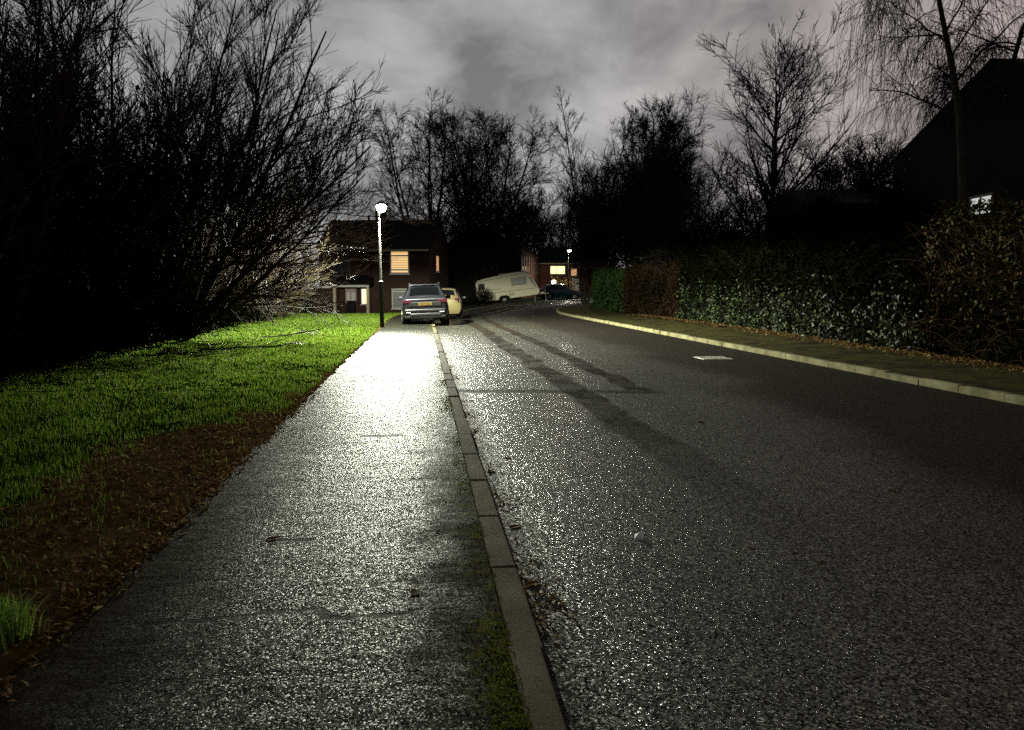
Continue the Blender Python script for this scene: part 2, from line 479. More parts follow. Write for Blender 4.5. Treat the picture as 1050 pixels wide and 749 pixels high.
M['cream'] = plain('cream_painted_timber', (0.60, 0.52, 0.36), 0.5, var=0.12)
M['grey_frame'] = plain('weathered_frame', (0.22, 0.21, 0.20), 0.6)
M['dull_frame'] = plain('dull_window_frame', (0.10, 0.085, 0.075), 0.8, spec=0.1)
M['black'] = plain('black_plastic', (0.004, 0.004, 0.004), 0.55, spec=0.3)
M['rubber'] = plain('tyre_rubber', (0.010, 0.010, 0.010), 0.8, spec=0.2)
M['alloy'] = plain('alloy_wheel', (0.45, 0.45, 0.46), 0.35, 0.8, var=0.1)
M['glass'] = NT('dark_window_glass').set(base=(0.0012, 0.0013, 0.0015), rough=0.05, spec=0.6)
M['pane_dark'] = NT('house_window_glass').set(base=(0.01, 0.01, 0.012), rough=0.08, spec=0.6)
M['blind'] = plain('drawn_pale_blind', (0.34, 0.36, 0.34), 0.7, var=0.06)
M['pink_door'] = plain('pinkish_white_door', (0.50, 0.36, 0.36), 0.5, var=0.1)
M['chrome'] = NT('bright_trim').set(base=(0.65, 0.65, 0.66), rough=0.22, metal=1.0)
M['silver_trim'] = NT('dull_silver_trim').set(base=(0.13, 0.13, 0.145), rough=0.3, metal=0.9)
M['grey_paint'] = NT('dark_grey_metallic_paint').set(base=(0.028, 0.031, 0.040), rough=0.28, metal=0.75, coat=1.0)
M['yellow_paint'] = NT('yellow_car_paint').set(base=(0.115, 0.095, 0.040), rough=0.35, coat=1.0)
M['teal_paint'] = NT('dark_teal_car_paint').set(base=(0.010, 0.035, 0.045), rough=0.3, metal=0.3, coat=1.0)
M['red_lens'] = NT('red_tail_lens').set(base=(0.035, 0.008, 0.014), rough=0.12, coat=1.0)
M['clear_lens'] = NT('clear_lens').set(base=(0.75, 0.75, 0.75), rough=0.12, coat=1.0)
M['plate'] = plain('yellow_number_plate', (0.12, 0.075, 0.015), 0.4, var=0.05)
M['caravan'] = plain('cream_caravan_panel', (0.82, 0.77, 0.52), 0.42, var=0.07, scale=1.2)
M['caravan_trim'] = plain('caravan_grey_trim', (0.25, 0.23, 0.17), 0.5)
M['caravan_pane'] = NT('caravan_pale_pane').set(base=(0.42, 0.44, 0.40), rough=0.2, spec=0.6)
M['iron'] = plain('glint_pale_iron', (0.80, 0.78, 0.66), 0.5, 0.0, var=0.3, scale=20)  # bright lamp reflection on the iron put into its base colour
M['paper'] = plain('white_litter', (0.8, 0.8, 0.78), 0.6, var=0.05)

# kerb concrete
t = NT('kerb_concrete'); o_ = t.obj()
c_ = t.ramp(t.noise(o_, 2.2, 6, 0.65), [(0.3, (0.075, 0.066, 0.040)), (0.55, (0.17, 0.155, 0.10)), (0.75, (0.27, 0.25, 0.17))])
ms = t.ramp(t.noise(o_, 7, 6, 0.7), [(0.55, 0.0), (0.68, 1.0)])
c_ = t.mix(t.math('MULTIPLY', ms, 0.5), c_, (0.05, 0.06, 0.02))
sp = t.ramp(t.noise(o_, 160, 2), [(0.35, 0.6), (0.65, 1.25)])
M['kerb'] = t.set(base=t.mix(1.0, c_, sp, 'MULTIPLY'), rough=0.9, spec=0.12, normal=t.bump(t.noise(o_, 90, 5, 0.7), 0.9, 0.008).outputs[0])
t = NT('pale_kerb_concrete'); o_ = t.obj()
c_ = t.ramp(t.noise(o_, 2.2, 6, 0.65), [(0.3, (0.07, 0.062, 0.026)), (0.48, (0.17, 0.158, 0.08)), (0.7, (0.27, 0.255, 0.15))])
M['kerb_pale'] = t.set(base=c_, rough=0.9, spec=0.12, normal=t.bump(t.noise(o_, 90, 5, 0.7), 0.5, 0.005).outputs[0])
# far mossy footway
t = NT('mossy_footway'); o_ = t.obj()
c_ = t.ramp(t.noise(o_, 1.3, 7, 0.7), [(0.32, (0.010, 0.008, 0.005)), (0.46, (0.034, 0.028, 0.013)), (0.54, (0.060, 0.058, 0.018)), (0.64, (0.022, 0.024, 0.007)), (0.75, (0.036, 0.028, 0.014))])
M['mossy'] = t.set(base=c_, rough=0.85, spec=0.03, normal=t.bump(t.noise(o_, 70, 4, 0.7), 0.8, 0.008).outputs[0])
# ground
t = NT('dark_ground'); o_ = t.obj()
c_ = t.ramp(t.noise(o_, 0.8, 8, 0.7), [(0.3, (0.014, 0.020, 0.007)), (0.6, (0.025, 0.040, 0.010)), (0.8, (0.030, 0.024, 0.014))])
M['ground'] = t.set(base=c_, rough=0.9, spec=0.03, normal=t.bump(t.noise(o_, 12, 6, 0.7), 0.8, 0.05).outputs[0])
# verge: soil / turf by vertex attribute
t = NT('verge_soil_and_turf'); o_ = t.obj()
at_ = t.n('ShaderNodeAttribute', attribute_name='soil').outputs['Fac']
m1 = t.noise(o_, 9, 7, 0.75)
soil = t.ramp(m1, [(0.3, (0.020, 0.013, 0.006)), (0.5, (0.095, 0.062, 0.026)), (0.7, (0.22, 0.15, 0.065))])
turf = t.ramp(m1, [(0.3, (0.010, 0.016, 0.003)), (0.5, (0.022, 0.045, 0.005)), (0.72, (0.055, 0.09, 0.012))])
sm = t.n('ShaderNodeMapRange', i_Value=t.math('ADD', at_, t.math('MULTIPLY', t.math('SUBTRACT', t.noise(o_, 5, 5, 0.7), 0.5), 0.9)), i_1=0.35, i_2=0.65, i_3=0.0, i_4=1.0).outputs[0]
M['verge'] = t.set(base=t.mix(sm, turf, soil), rough=0.9, spec=0.0, normal=t.bump(t.noise(o_, 45, 6, 0.75), 1.0, 0.03).outputs[0])
# lit window with faint blind lines
t = NT('lit_blind'); o_ = t.obj()
w = t.n('ShaderNodeTexWave', wave_type='BANDS', bands_direction='Z', i_Scale=1.7, i_Distortion=1.2); t.L.new(o_, w.inputs['Vector'])
ec = t.mix(w.outputs['Fac'], (0.62, 0.33, 0.10), (1.0, 0.72, 0.34))
M['lit_blind'] = t.set(base=(0.3, 0.25, 0.2), emit=ec, estr=1.0, rough=0.6)
M['lit_warm'] = glow('lit_warm_glass', (1.0, 0.80, 0.42), 2.2)
M['lit_dim'] = glow('lit_orange_glass', (1.0, 0.52, 0.22), 0.6)
M['lit_yellow'] = glow('lit_yellow_glass', (1.0, 0.85, 0.38), 1.6)
M['lit_white'] = glow('lit_white_glass', (0.95, 1.0, 0.92), 0.6)
M['lamp_lens'] = glow('lamp_lens_glow', (1.0, 0.97, 0.80), 60.0)
M['lamp_far'] = glow('far_lamp_glow', (1.0, 0.98, 0.88), 14.0)
M['lamp_warm'] = glow('porch_lamp_glow', (1.0, 0.82, 0.5), 14.0)

# ------------------------------------------------------------------ road layout
L0 = lambda Y: 0.468 - 0.114 * Y
Ledge = catmull([(L0(-8), -8), (L0(0), 0), (L0(10), 10), (L0(20), 20), (L0(30), 30), (L0(36), 36), (-4.05, 42.5), (-3.2, 48.5), (-0.9, 57), (3, 64.5), (8, 69.5), (14, 73.2), (30, 79.5), (60, 88), (120, 100)], 0.5)
R0 = lambda Y: 7.65 - 0.108 * Y
Redge = catmull([(R0(-8), -8), (R0(0), 0), (R0(10), 10), (R0(20), 20), (R0(31), 31), (R0(40), 40), (2.75, 46.5), (3.0, 50.5), (4.6, 54.6), (9.5, 59.8), (16, 64), (32, 70.5), (60, 78.5), (120, 91)], 0.5)
NR = 300
A = resample(Ledge, NR); B = resample(Redge, NR)
PAV = 0.075
tag(strip('road', A, B, 12, 0.0, M['road'], zf=lambda G, u: 0.045 * np.sin(np.pi * u)[None, :] * np.ones((G.shape[0], 1))), kind='structure')

Lk = resample(Ledge, 420)
Lback = offset(Lk, 0.137)
Lpav = offset(Lk, 2.03)
tag(strip('pavement', Lpav, Lback, 6, PAV - 0.006, M['pavement']), kind='structure')
Rk = resample(Redge, 420)
tag(strip('right_pavement', offset(Rk, -0.15), offset(Rk, -3.3), 6, PAV - 0.004, M['mossy']), kind='structure')


def kerb(name, P, side, mat, z, seed):
    """separate kerb stones with small joints, some settled a little"""
    rng = np.random.default_rng(seed)
    d = np.concatenate([[0], np.cumsum(np.linalg.norm(np.diff(P, axis=0), axis=1))])
    mb = MB(); s = 0.1
    while s < min(d[-1] - 1.2, 118):
        Ln = 0.914
        a = np.array([np.interp(s + 0.006, d, P[:, 0]), np.interp(s + 0.006, d, P[:, 1])])
        b = np.array([np.interp(s + Ln - 0.006, d, P[:, 0]), np.interp(s + Ln - 0.006, d, P[:, 1])])
        T = (b - a) / np.linalg.norm(b - a); Nn = np.array([-T[1], T[0]]) * side
        jo = rng.normal(0, 0.006); dz = rng.normal(0, 0.005); ti = rng.normal(0, 0.004)
        rad = 0.018
        prof = [(0.0, -0.1), (0.0, z - rad), (rad * 0.3, z - rad * 0.3), (rad, z), (0.13, z), (0.13, -0.1)]
        V = []
        for e, p in ((0, a), (1, b)):
            for (o, h) in prof:
                q = p + Nn * (o + jo)
                V.append((q[0], q[1], Hf(q[0], q[1]) + h + dz + (ti if e else -ti)))
        n = len(prof)
        base = mb.n
        mb.add(V, [(i, i + 1, n + i + 1, n + i) for i in range(n - 1)])
        mb.ng.append([base + i for i in range(n)]); mb.ng.append([base + n + i for i in range(n)][::-1])
        s += Ln
    bed = mb.build(name, mat, sharp=50)
    return tag(bed, kind='structure')


kerb('left_kerb', Lk, 1, M['kerb'], PAV + 0.006, 1)
kerb('right_kerb', Rk, -1, M['kerb_pale'], PAV + 0.035, 2)

# ground sheet: fine near, coarse to the horizon
gx = np.concatenate([np.linspace(-700, -60, 14), np.linspace(-55, 80, 110), np.linspace(90, 800, 14)])
gy = np.concatenate([np.linspace(-300, -12, 8), np.linspace(-8, 120, 110), np.linspace(135, 1500, 18)])
GX, GY = np.meshgrid(gx, gy)
inl = (GX > -60) & (GX < 85) & (GY > -20) & (GY < 130)
GZ = H(GX, GY) - 0.10
i = np.arange(len(gy) - 1)[:, None] * len(gx); j = np.arange(len(gx) - 1)[None, :]
mb = MB(); mb.add(np.stack([GX, GY, GZ], -1).reshape(-1, 3), np.stack([i + j, i + j + 1, i + len(gx) + j + 1, i + len(gx) + j], -1).reshape(-1, 4))
tag(mb.build('ground', M['ground'], smooth_=True), kind='structure')


# verge sheet on the left of the pavement
def soilw(Y):
    return np.interp(Y, [1.5, 3.6, 4.5, 5.3, 6.3, 7.2, 8.3, 10, 60], [1.05, 0.85, 0.80, 1.0, 1.3, 0.85, 0.28, 0.06, 0.03])


def pn(x, y, s=1.0):
    return (np.sin(x * 2.1 * s + 1.3 * np.sin(y * 1.7 * s)) + np.sin(y * 2.7 * s + 1.1 * np.sin(x * 3.1 * s + 2)) + 0.5 * np.sin(5.3 * s * x + 4.1 * s * y)) / 2.5


edge_s = Lpav[:, 1]
edge_x = lambda Y: np.interp(Y, Lpav[:150, 1], Lpav[:150, 0])
vy = np.concatenate([np.arange(-6, 14, 0.16), np.arange(14, 47, 0.4)])
ve = np.concatenate([np.linspace(-0.03, 3.0, 26), np.linspace(3.2, 20, 30)])
VY, VE = np.meshgrid(vy, ve, indexing='ij')
VX = edge_x(VY) - VE + np.where(VE < 0.12, 0.05 * pn(VY * 3.0, VY * 1.3) + 0.03 * pn(VY * 11, VY * 5) + 0.02, 0)
rngv = np.random.default_rng(5)
VZ = H(VX, VY) + PAV - 0.012 + 0.05 * smooth(VE / 0.8) + 0.02 * pn(VX, VY) * smooth(VE / 0.5) + rngv.normal(0, 0.008, VX.shape) * smooth(VE / 0.2) + 0.15 * smooth((VE - 5) / 5)
VZ = np.where((VE >= 0) & (VE < 0.3), np.maximum(VZ, H(VX, VY) + PAV + 0.002), VZ)
VZ = np.where(VE < 0, H(VX, VY) + PAV - 0.002, VZ)
soil_v = smooth(0.5 + (soilw(VY) + 0.28 * pn(VX, VY, 1.7) - VE) / 0.5)
n_ = len(ve); i = np.arange(len(vy) - 1)[:, None] * n_; j = np.arange(n_ - 1)[None, :]
mb = MB(); mb.add(np.stack([VX, VY, VZ], -1).reshape(-1, 3), np.stack([i + j + 1, i + j, i + n_ + j, i + n_ + j + 1], -1).reshape(-1, 4))
vo_ = tag(mb.build('grass_verge', M['verge'], smooth_=True), kind='structure')
att = vo_.data.attributes.new('soil', 'FLOAT', 'POINT'); att.data.foreach_set('value', soil_v.ravel().astype(np.float32))


def vz(x, y):
    e = edge_x(y) - x
    return np.maximum(0, (PAV + 0.002 - (PAV - 0.012 + 0.05 * smooth(e / 0.8))) * (e < 0.3)) + H(x, y) + PAV - 0.012 + 0.05 * smooth(e / 0.8) + 0.02 * pn(x, y) * smooth(e / 0.5) + 0.15 * smooth((e - 5) / 5)


# ------------------------------------------------------------------ grass blades and leaf litter
def blades(rng, x, y, z, h, w, lean=0.5):
    n = len(x)
    az = rng.uniform(0, 2 * PI, n); ln = rng.uniform(0.1, lean, n) * h
    d = np.stack([np.cos(az), np.sin(az)], 1); p = np.stack([-np.sin(az), np.cos(az)], 1)
    tw = rng.uniform(-1, 1, n)[:, None]; p = p + d * tw; p /= np.linalg.norm(p, axis=1, keepdims=True)
    b = np.stack([x, y], 1)
    V = np.zeros((n, 5, 3))
    V[:, 0, :2] = b - p * w[:, None] / 2; V[:, 1, :2] = b + p * w[:, None] / 2
    mid = b + d * (ln * 0.35)[:, None]
    V[:, 2, :2] = mid + p * w[:, None] * 0.38; V[:, 3, :2] = mid - p * w[:, None] * 0.38
    V[:, 4, :2] = b + d * ln[:, None]
    V[:, 0, 2] = V[:, 1, 2] = z - 0.01; V[:, 2, 2] = V[:, 3, 2] = z + h * 0.6; V[:, 4, 2] = z + h * np.sqrt(np.maximum(0.1, 1 - (ln / h) ** 2))
    o = np.arange(n)[:, None] * 5
    q = o + np.array([[0, 1, 2, 3]]); tr = o + np.array([[3, 2, 4]])
    return V.reshape(-1, 3), q, tr


rng = np.random.default_rng(11)
NB = 460000
yy = 3.0 + (45 - 3.0) * rng.random(NB) ** 2.0
ee = 13 * rng.random(NB) ** 1.25
xx = edge_x(yy) - ee
sw = soilw(yy) + 0.28 * pn(xx, yy, 1.7)
keep = ((ee > sw + rng.normal(0, 0.2, NB)) | (rng.random(NB) < 0.015)) & (ee > 0.02)
keep &= ((xx / yy) > -0.74) | (rng.random(NB) < 0.1)
clump = np.clip(0.5 + 0.35 * pn(xx, yy, 3.3) + 0.35 * pn(xx + 3, yy * 0.9, 0.9) + 0.25 * pn(xx, yy, 8.0), 0, 1)
keep &= rng.random(NB) < 0.15 + 0.85 * clump
xx, yy, clump = xx[keep], yy[keep], clump[keep]
fard = smooth((yy - 5) / 20)
h = (0.014 + 0.026 * rng.random(len(xx)) + 0.034 * clump) * (1 + 0.2 * fard)
w_ = (0.0045 + 0.003 * rng.random(len(xx))) * (1 + 3.0 * fard)
mb = MB(); mb.add(*blades(rng, xx, yy, vz(xx, yy), h, w_, 0.75))
tag(mb.build('grass', M['grass']), 'short wet green grass covering the verge left of the footway', 'grass', kind='stuff')

# a tuft of long grass by the pavement, bottom left
tp = at(-4, 700, 3.0)
rt = np.random.default_rng(3); n = 240
tx = tp.x + rt.normal(0, 0.055, n); ty = 3.05 + rt.normal(0, 0.055, n)
mb = MB(); mb.add(*blades(rt, tx, ty, vz(tx, ty) - 0.01, rt.uniform(0.10, 0.24, n), rt.uniform(0.006, 0.010, n), 0.85))
M['tuft'] = leaf_mat('long_grass_blade', [(0.14, 0.28, 0.02), (0.22, 0.38, 0.05), (0.36, 0.44, 0.14)], 0.5, 0.3, 0.5)
tag(mb.build('grass_tuft', M['tuft']), 'bright tuft of long green grass growing on bare soil beside the footway', 'grass tuft')


def leaf_quads(C, Nn, size, rng, aspect=0.62, fold=0.25):
    """rhombus leaves at C facing roughly Nn"""
    n = len(C)
    Nn = Nn / (np.linalg.norm(Nn, axis=1, keepdims=True) + 1e-9)
    r = rng.normal(0, 1, (n, 3)); U = np.cross(Nn, r); U /= np.linalg.norm(U, axis=1, keepdims=True) + 1e-9
    V = np.cross(Nn, U); s = np.asarray(size).reshape(-1, 1) * np.ones((n, 1))
    P = np.stack([C - U * s * 0.5, C + V * s * aspect * 0.5 - U * s * 0.05 + Nn * s * fold * 0.5, C + U * s * 0.5, C - V * s * aspect * 0.5 - U * s * 0.05 + Nn * s * fold * 0.5], 1)
    q = np.arange(n)[:, None] * 4
    return P.reshape(-1, 3), None, np.concatenate([q + np.array([[0, 1, 2]]), q + np.array([[0, 2, 3]])])


def leaves_to(mb, C, Nn, size, rng, **k):
    mb.add(*leaf_quads(np.asarray(C), np.asarray(Nn), size, rng, **k))


rl = np.random.default_rng(21)
n = 22000
ly = 2.2 + 8.5 * rl.random(n) ** 1.3; le = -0.16 + 2.36 * rl.random(n) ** 1.2; le = np.where(le < -0.02, le * rl.random(n), le)
lx = edge_x(ly) - le
k = le < soilw(ly) + 0.3 * pn(lx, ly, 1.7) + 0.1
k &= rl.random(n) < 0.35 + 0.65 * (pn(lx, ly, 4) > -0.1)
lx, ly = lx[k], ly[k]
mb = MB()
leaves_to(mb, np.stack([lx, ly, vz(lx, ly) + rl.uniform(0.008, 0.026, len(lx)) * np.where(edge_x(ly) - lx < 0, 0.3, 1.0)], 1), np.stack([rl.normal(0, 0.8, len(lx)), rl.normal(0.4, 0.8, len(lx)), np.ones(len(lx))], 1), rl.uniform(0.015, 0.055, len(lx)), rl, aspect=0.36)
tag(mb.build('leaf_litter', M['litter']), 'brown rotting leaf litter over the bare soil by the footway', 'leaf litter', kind='stuff')


# ------------------------------------------------------------------ trees
def interp_along(P, t):
    m = P.shape[1]
    f = t * (m - 1); i0 = np.minimum(f.astype(int), m - 2); fr = (f - i0)
    ar = np.arange(len(P))
    a, b = P[ar, i0], P[ar, i0 + 1]
    if P.ndim == 3: fr = fr[:, None]
    return a * (1 - fr) + b * fr, (b - a if P.ndim == 3 else None)


def unit(v):
    return v / (np.linalg.norm(v, axis=-1, keepdims=True) + 1e-9)


def march(rng, pos, d, Ln, m, up, wig, pull=None):
    n = len(pos); P = np.zeros((n, m, 3)); P[:, 0] = pos; d = unit(d)
    st = (Ln / (m - 1))[:, None]
    upv = np.array([0, 0, 1.0])
    for i in range(1, m):
        d = unit(d + upv * up + rng.normal(0, wig, (n, 3)) + (0 if pull is None else pull))
        P[:, i] = P[:, i - 1] + d * st
    return P


def shoots(rng, P, Rr, n, t0, t1, ang, asd, lenf, m, up, wig, rr=0.6, rmin=0.006, end=0.4, pull=None, power=1.0):
    N = P.shape[0]
    idx = np.repeat(np.arange(N), n) if np.isscalar(n) else np.repeat(np.arange(N), n)
    K = len(idx)
    t = t0 + (t1 - t0) * rng.random(K) ** power
    pos, tan = interp_along(P[idx], t); tan = unit(tan)
    pr, _ = interp_along(Rr[idx], t)
    plen = np.linalg.norm(np.diff(P, axis=1), axis=2).sum(1)[idx]
    U = unit(np.cross(tan, rng.normal(0, 1, (K, 3)))); a = np.radians(rng.normal(ang, asd, K))[:, None]
    d = tan * np.cos(a) + U * np.sin(a)
    Ln = lenf(t, plen) * rng.uniform(0.6, 1.2, K)
    C = march(rng, pos, d, Ln, m, up, wig, pull)
    r0 = np.maximum(pr * rr, rmin)
    Cr = np.maximum(r0[:, None] * np.linspace(1, end, m)[None], rmin * 0.7)
    return C, Cr


class Tree:
    def __init__(s, seed): s.rng = np.random.default_rng(seed); s.lv = []

    def stems(s, pos, dirs, Ln, r, m=9, up=0.05, wig=0.06, end=0.35, pull=None):
        pos = np.array(pos, float); Ln = np.array(Ln, float)
        P = march(s.rng, pos, np.array(dirs, float), Ln, m, up, wig, pull)
        s.lv.append((P, np.array(r, float)[:, None] * np.linspace(1, end, m)[None]))
        return s

    def poly(s, P, r):
        s.lv.append((np.array(P, float)[None], np.array(r, float)[None])); return s

    def sub(s, n, t0, t1, ang, asd, lenf, m=5, up=0.05, wig=0.1, src=-1, **k):
        P, Rr = s.lv[src]
        s.lv.append(shoots(s.rng, P, Rr, n, t0, t1, ang, asd, lenf, m, up, wig, **k)); return s

    def build(s, name, loc, label, group, mats=('bark', 'twig'), ntrunk=1, cat='tree', scale=1.0, rz=0.0, crown_name='crown'):
        root = empty(name, (loc[0], loc[1], Hf(loc[0], loc[1]) - 0.05), (0, 0, rz), label, cat, group)
        root.scale = (scale,) * 3
        a, b = MB(), MB()
        for i, (P, Rr) in enumerate(s.lv):
            (a if i < ntrunk else b).tubes(P, Rr, 8 if i == 0 else (5 if i < 2 else 3))
        a.build('trunk', M[mats[0]], root, smooth_=True); c = b.build(crown_name, M[mats[1]], root, smooth_=True)
        s.root, s.crown = root, c
        return root


def tree_ivy(T, lvls, n, spread, size, mat, name='ivy', zmax=99, seed=0, scale=1.0):
    rng = np.random.default_rng(seed); mb = MB()
    P = np.concatenate([T.lv[i][0].reshape(-1, 3) for i in lvls]); P = P[P[:, 2] < zmax]
    c = P[rng.integers(0, len(P), n)] + rng.normal(0, spread, (n, 3)); c[:, 2] = np.maximum(c[:, 2], 0.05)
    leaves_to(mb, c, rng.normal(0, 1, (n, 3)) + np.array([0, -0.6, 0.3]), rng.uniform(0.6, 1.3, n) * size, rng)
    return mb.build(name, M[mat], T.root)


def maple(seed, Ht, spread, loc, label, group, first=0.22, dens=1.0, mats=('bark', 'twig'), lean=(0, 0), rz=0, rmin=0.010):
    """single trunk, ascending limbs, fine twigs"""
    T = Tree(seed)
    T.stems([(0, 0, 0)], [(lean[0], lean[1], 1)], [Ht * 0.80], [Ht * 0.018], 14, 0.1, 0.04, 0.18)
    T.sub(int(58 * dens), first, 0.985, 52, 7, lambda t, L: spread * (1.05 - 0.52 * t) + 0.5, 10, 0.055, 0.03, rr=0.42, rmin=0.018, end=0.25)
    T.sub(int(9 * dens), 0.2, 1.0, 36, 9, lambda t, L: L * (0.52 - 0.3 * t) + 0.15, 6, 0.04, 0.06, rr=0.6, rmin=rmin * 1.4)
    T.sub(int(7 * dens), 0.15, 1.0, 34, 12, lambda t, L: L * (0.6 - 0.3 * t), 4, 0.04, 0.1, rr=0.65, rmin=rmin)
    T.build('deciduous_tree', loc, label, group, mats, 1, rz=rz)
    return T


def multistem(seed, Ht, nst, splay, loc, label, group, dens=1.0, mats=('bark', 'twig'), rmin=0.013, name='deciduous_tree', lr=0.36):
    T = Tree(seed); rg = T.rng
    az = np.arange(nst) * 2 * PI / nst + rg.uniform(0, 1, nst); sp = splay * rg.uniform(0.4, 1.1, nst)
    T.stems(np.stack([np.cos(az) * 0.2, np.sin(az) * 0.2, np.zeros(nst)], 1), np.stack([np.cos(az) * sp, np.sin(az) * sp, np.ones(nst)], 1), Ht * rg.uniform(0.85, 1.03, nst), Ht * 0.013 * rg.uniform(0.7, 1.1, nst), 12, 0.03, 0.06, 0.2)
    T.sub(int(20 * dens), 0.16, 0.99, 46, 9, lambda t, L: Ht * lr * (0.92 - 0.58 * t) + 0.4, 8, 0.045, 0.05, rr=0.55, rmin=0.02, end=0.3)
    T.sub(int(9 * dens), 0.15, 1.0, 40, 12, lambda t, L: L * (0.62 - 0.3 * t) + 0.2, 6, 0.03, 0.10, rr=0.6, rmin=rmin * 1.3)
    T.sub(int(8 * dens), 0.12, 1.0, 38, 12, lambda t, L: L * (0.5 - 0.2 * t) + 0.15, 4, 0.02, 0.09, rr=0.65, rmin=rmin)
    T.build(name, loc, label, group, mats, 1)
    return T


def px_x(px, Y): return (px - 525.0) / F * Y


gT = 'bare winter trees beyond the houses and hedges'
multistem(31, 15.6, 5, 0.28, (px_x(440, 66), 66), 'bare multi-stemmed tree behind the lit brick house, nearest the street lamp', gT, 1.0)
multistem(32, 16.2, 7, 0.32, (px_x(492, 68), 68), 'broad bare tree with rounded crown rising behind the dark gabled house', gT, 1.25)
# tall narrow tree
T = Tree(41)
T.stems([(0, 0, 0), (0.2, 0.1, 0), (-0.2, 0.2, 0)], [(0.0, 0, 1), (0.17, 0, 1), (-0.10, 0.1, 1)], [15.9, 15.6, 14.0], [0.12, 0.10, 0.09], 14, 0.05, 0.04, 0.15)
T.sub(34, 0.12, 0.98, 38, 8, lambda t, L: 5.0 * (1.05 - 0.8 * t), 8, 0.08, 0.05, rr=0.5, rmin=0.02, end=0.3)
T.sub(9, 0.15, 1.0, 30, 10, lambda t, L: L * (0.55 - 0.3 * t), 5, 0.06, 0.1, rr=0.6, rmin=0.014)
T.sub(5, 0.15, 1.0, 32, 12, lambda t, L: L * 0.5, 4, 0.03, 0.1, rr=0.6, rmin=0.010)
T.build('deciduous_tree', (px_x(600, 62), 62), 'tallest slender bare tree with steep upright twigs above the far street lamp', gT)
# dense twiggy tree with ivy
T = multistem(51, 11.6, 5, 0.34, (px_x(672, 48), 48), 'dense dark tangled tree with ivy-clad stems behind the brown hedge', gT, 1.35, rmin=0.011, lr=0.42)
tree_ivy(T, [0, 1], 5200, 0.35, 0.13, 'ivy_dark', zmax=8.0, seed=1)
T = multistem(52, 9.2, 5, 0.42, (px_x(630, 52), 52), 'low bushy dark tree directly behind the trimmed green hedge end', gT, 1.2, rmin=0.011, lr=0.45)
tree_ivy(T, [0, 1, 2], 6000, 0.3, 0.12, 'ivy_dark', zmax=6.5, seed=2)
T = multistem(53, 8.4, 5, 0.5, (px_x(720, 42), 42), 'low tangled bare tree between the ivy tree and the tall fan-shaped tree', gT, 1.2, rmin=0.010, lr=0.45)
tree_ivy(T, [0, 1], 3500, 0.3, 0.12, 'ivy_dark', zmax=5.0, seed=3)
maple(61, 13.4, 5.5, (px_x(778, 38), 38), 'tall bare tree with straight dark trunk and fan of ascending branches', gT, 0.30, 1.0, rmin=0.011)
maple(62, 11.6, 3.6, (px_x(880, 48), 48), 'smaller paler bare tree between the fan-shaped tree and the weeping birch', gT, 0.25, 0.9, rmin=0.011)
multistem(63, 9.0, 4, 0.3, (px_x(840, 46), 46), 'low bare tree with thin spreading stems beside the dark evergreen shrub', gT, 0.9)
multistem(65, 8.0, 4, 0.35, (px_x(902, 36), 36), 'low dark bare tree just left of the black house roof', gT, 1.0)
multistem(64, 9.5, 4, 0.3, (px_x(925, 44), 44), 'thin bare tree showing beside the sloping roof edge of the dark house', gT, 0.9)
# far trees at the end of the road
for (sd, px, Y, Ht, lab) in ((71, 548, 104, 12.5, 'far bare tree behind the red brick terrace end'),
                             (72, 578, 112, 14.0, 'far bare tree behind the small house with the yellow window'),
                             (73, 612, 104, 13.5, 'far bare tree above the small distant white lamp'),
                             (74, 650, 98, 15.0, 'far bare tree seen through the tangled ivy tree'),
                             (75, 528, 100, 11.0, 'far bare tree showing above the dark gabled house roof')):
    multistem(sd, Ht, 5, 0.32, (px_x(px, Y), Y), lab, 'far trees at the end of the road', 1.1, rmin=0.016, lr=0.42)

# weeping birch on the right
T = Tree(81)
b0 = Vector((px_x(986, 19.5), 19.5, 0))
tr = np.array([(0, 0, 0), (0.0, 0, 1.6), (-0.10, 0, 3.2), (-0.22, 0, 4.6), (-0.36, 0, 5.8), (-0.55, 0.1, 7.0), (-0.80, 0.2, 8.2), (-1.0, 0.3, 9.4), (-1.05, 0.3, 10.6)])
T.poly(catmull(tr, 0.5), np.linspace(0.15, 0.03, len(catmull(tr, 0.5))))
fork = catmull(np.array([(-0.32, 0, 5.5), (0.25, 0.1, 6.3), (0.95, 0.2, 6.8), (1.25, 0.3, 7.9), (1.9, 0.3, 9.0), (2.3, 0.3, 10.2)]), 0.5)
fr_ = np.linspace(0.085, 0.02, len(fork))
m_ = 12
T.lv.append((np.stack([resample(fork, m_), resample(T.lv[0][0][0][len(T.lv[0][0][0]) // 2:], m_)]), np.stack([np.interp(np.linspace(0, 1, m_), np.linspace(0, 1, len(fr_)), fr_), np.linspace(0.08, 0.03, m_)])))
T.sub(13, 0.05, 0.98, 55, 14, lambda t, L: 2.7 * (1.1 - 0.5 * t), 8, 0.02, 0.10, rr=0.5, rmin=0.014, end=0.3)
T.sub(5, 0.2, 1.0, 45, 14, lambda t, L: 1.2 + 0 * t, 6, -0.06, 0.12, rr=0.6, rmin=0.008)
T.lv.append(shoots(T.rng, T.lv[2][0], T.lv[2][1], 26, 0.15, 1.0, 70, 25, lambda t, L: 1.5 + 0 * t, 8, -0.42, 0.09, rr=0.4, rmin=0.006))
T.lv.append(shoots(T.rng, T.lv[3][0], T.lv[3][1], 14, 0.1, 1.0, 70, 25, lambda t, L: 1.4 + 0 * t, 8, -0.48, 0.09, rr=0.5, rmin=0.006))
T.lv.append(shoots(T.rng, T.lv[4][0], T.lv[4][1], 4, 0.1, 0.8, 35, 14, lambda t, L: 0.35 + 0 * t, 4, -0.25, 0.12, rr=0.7, rmin=0.0035))
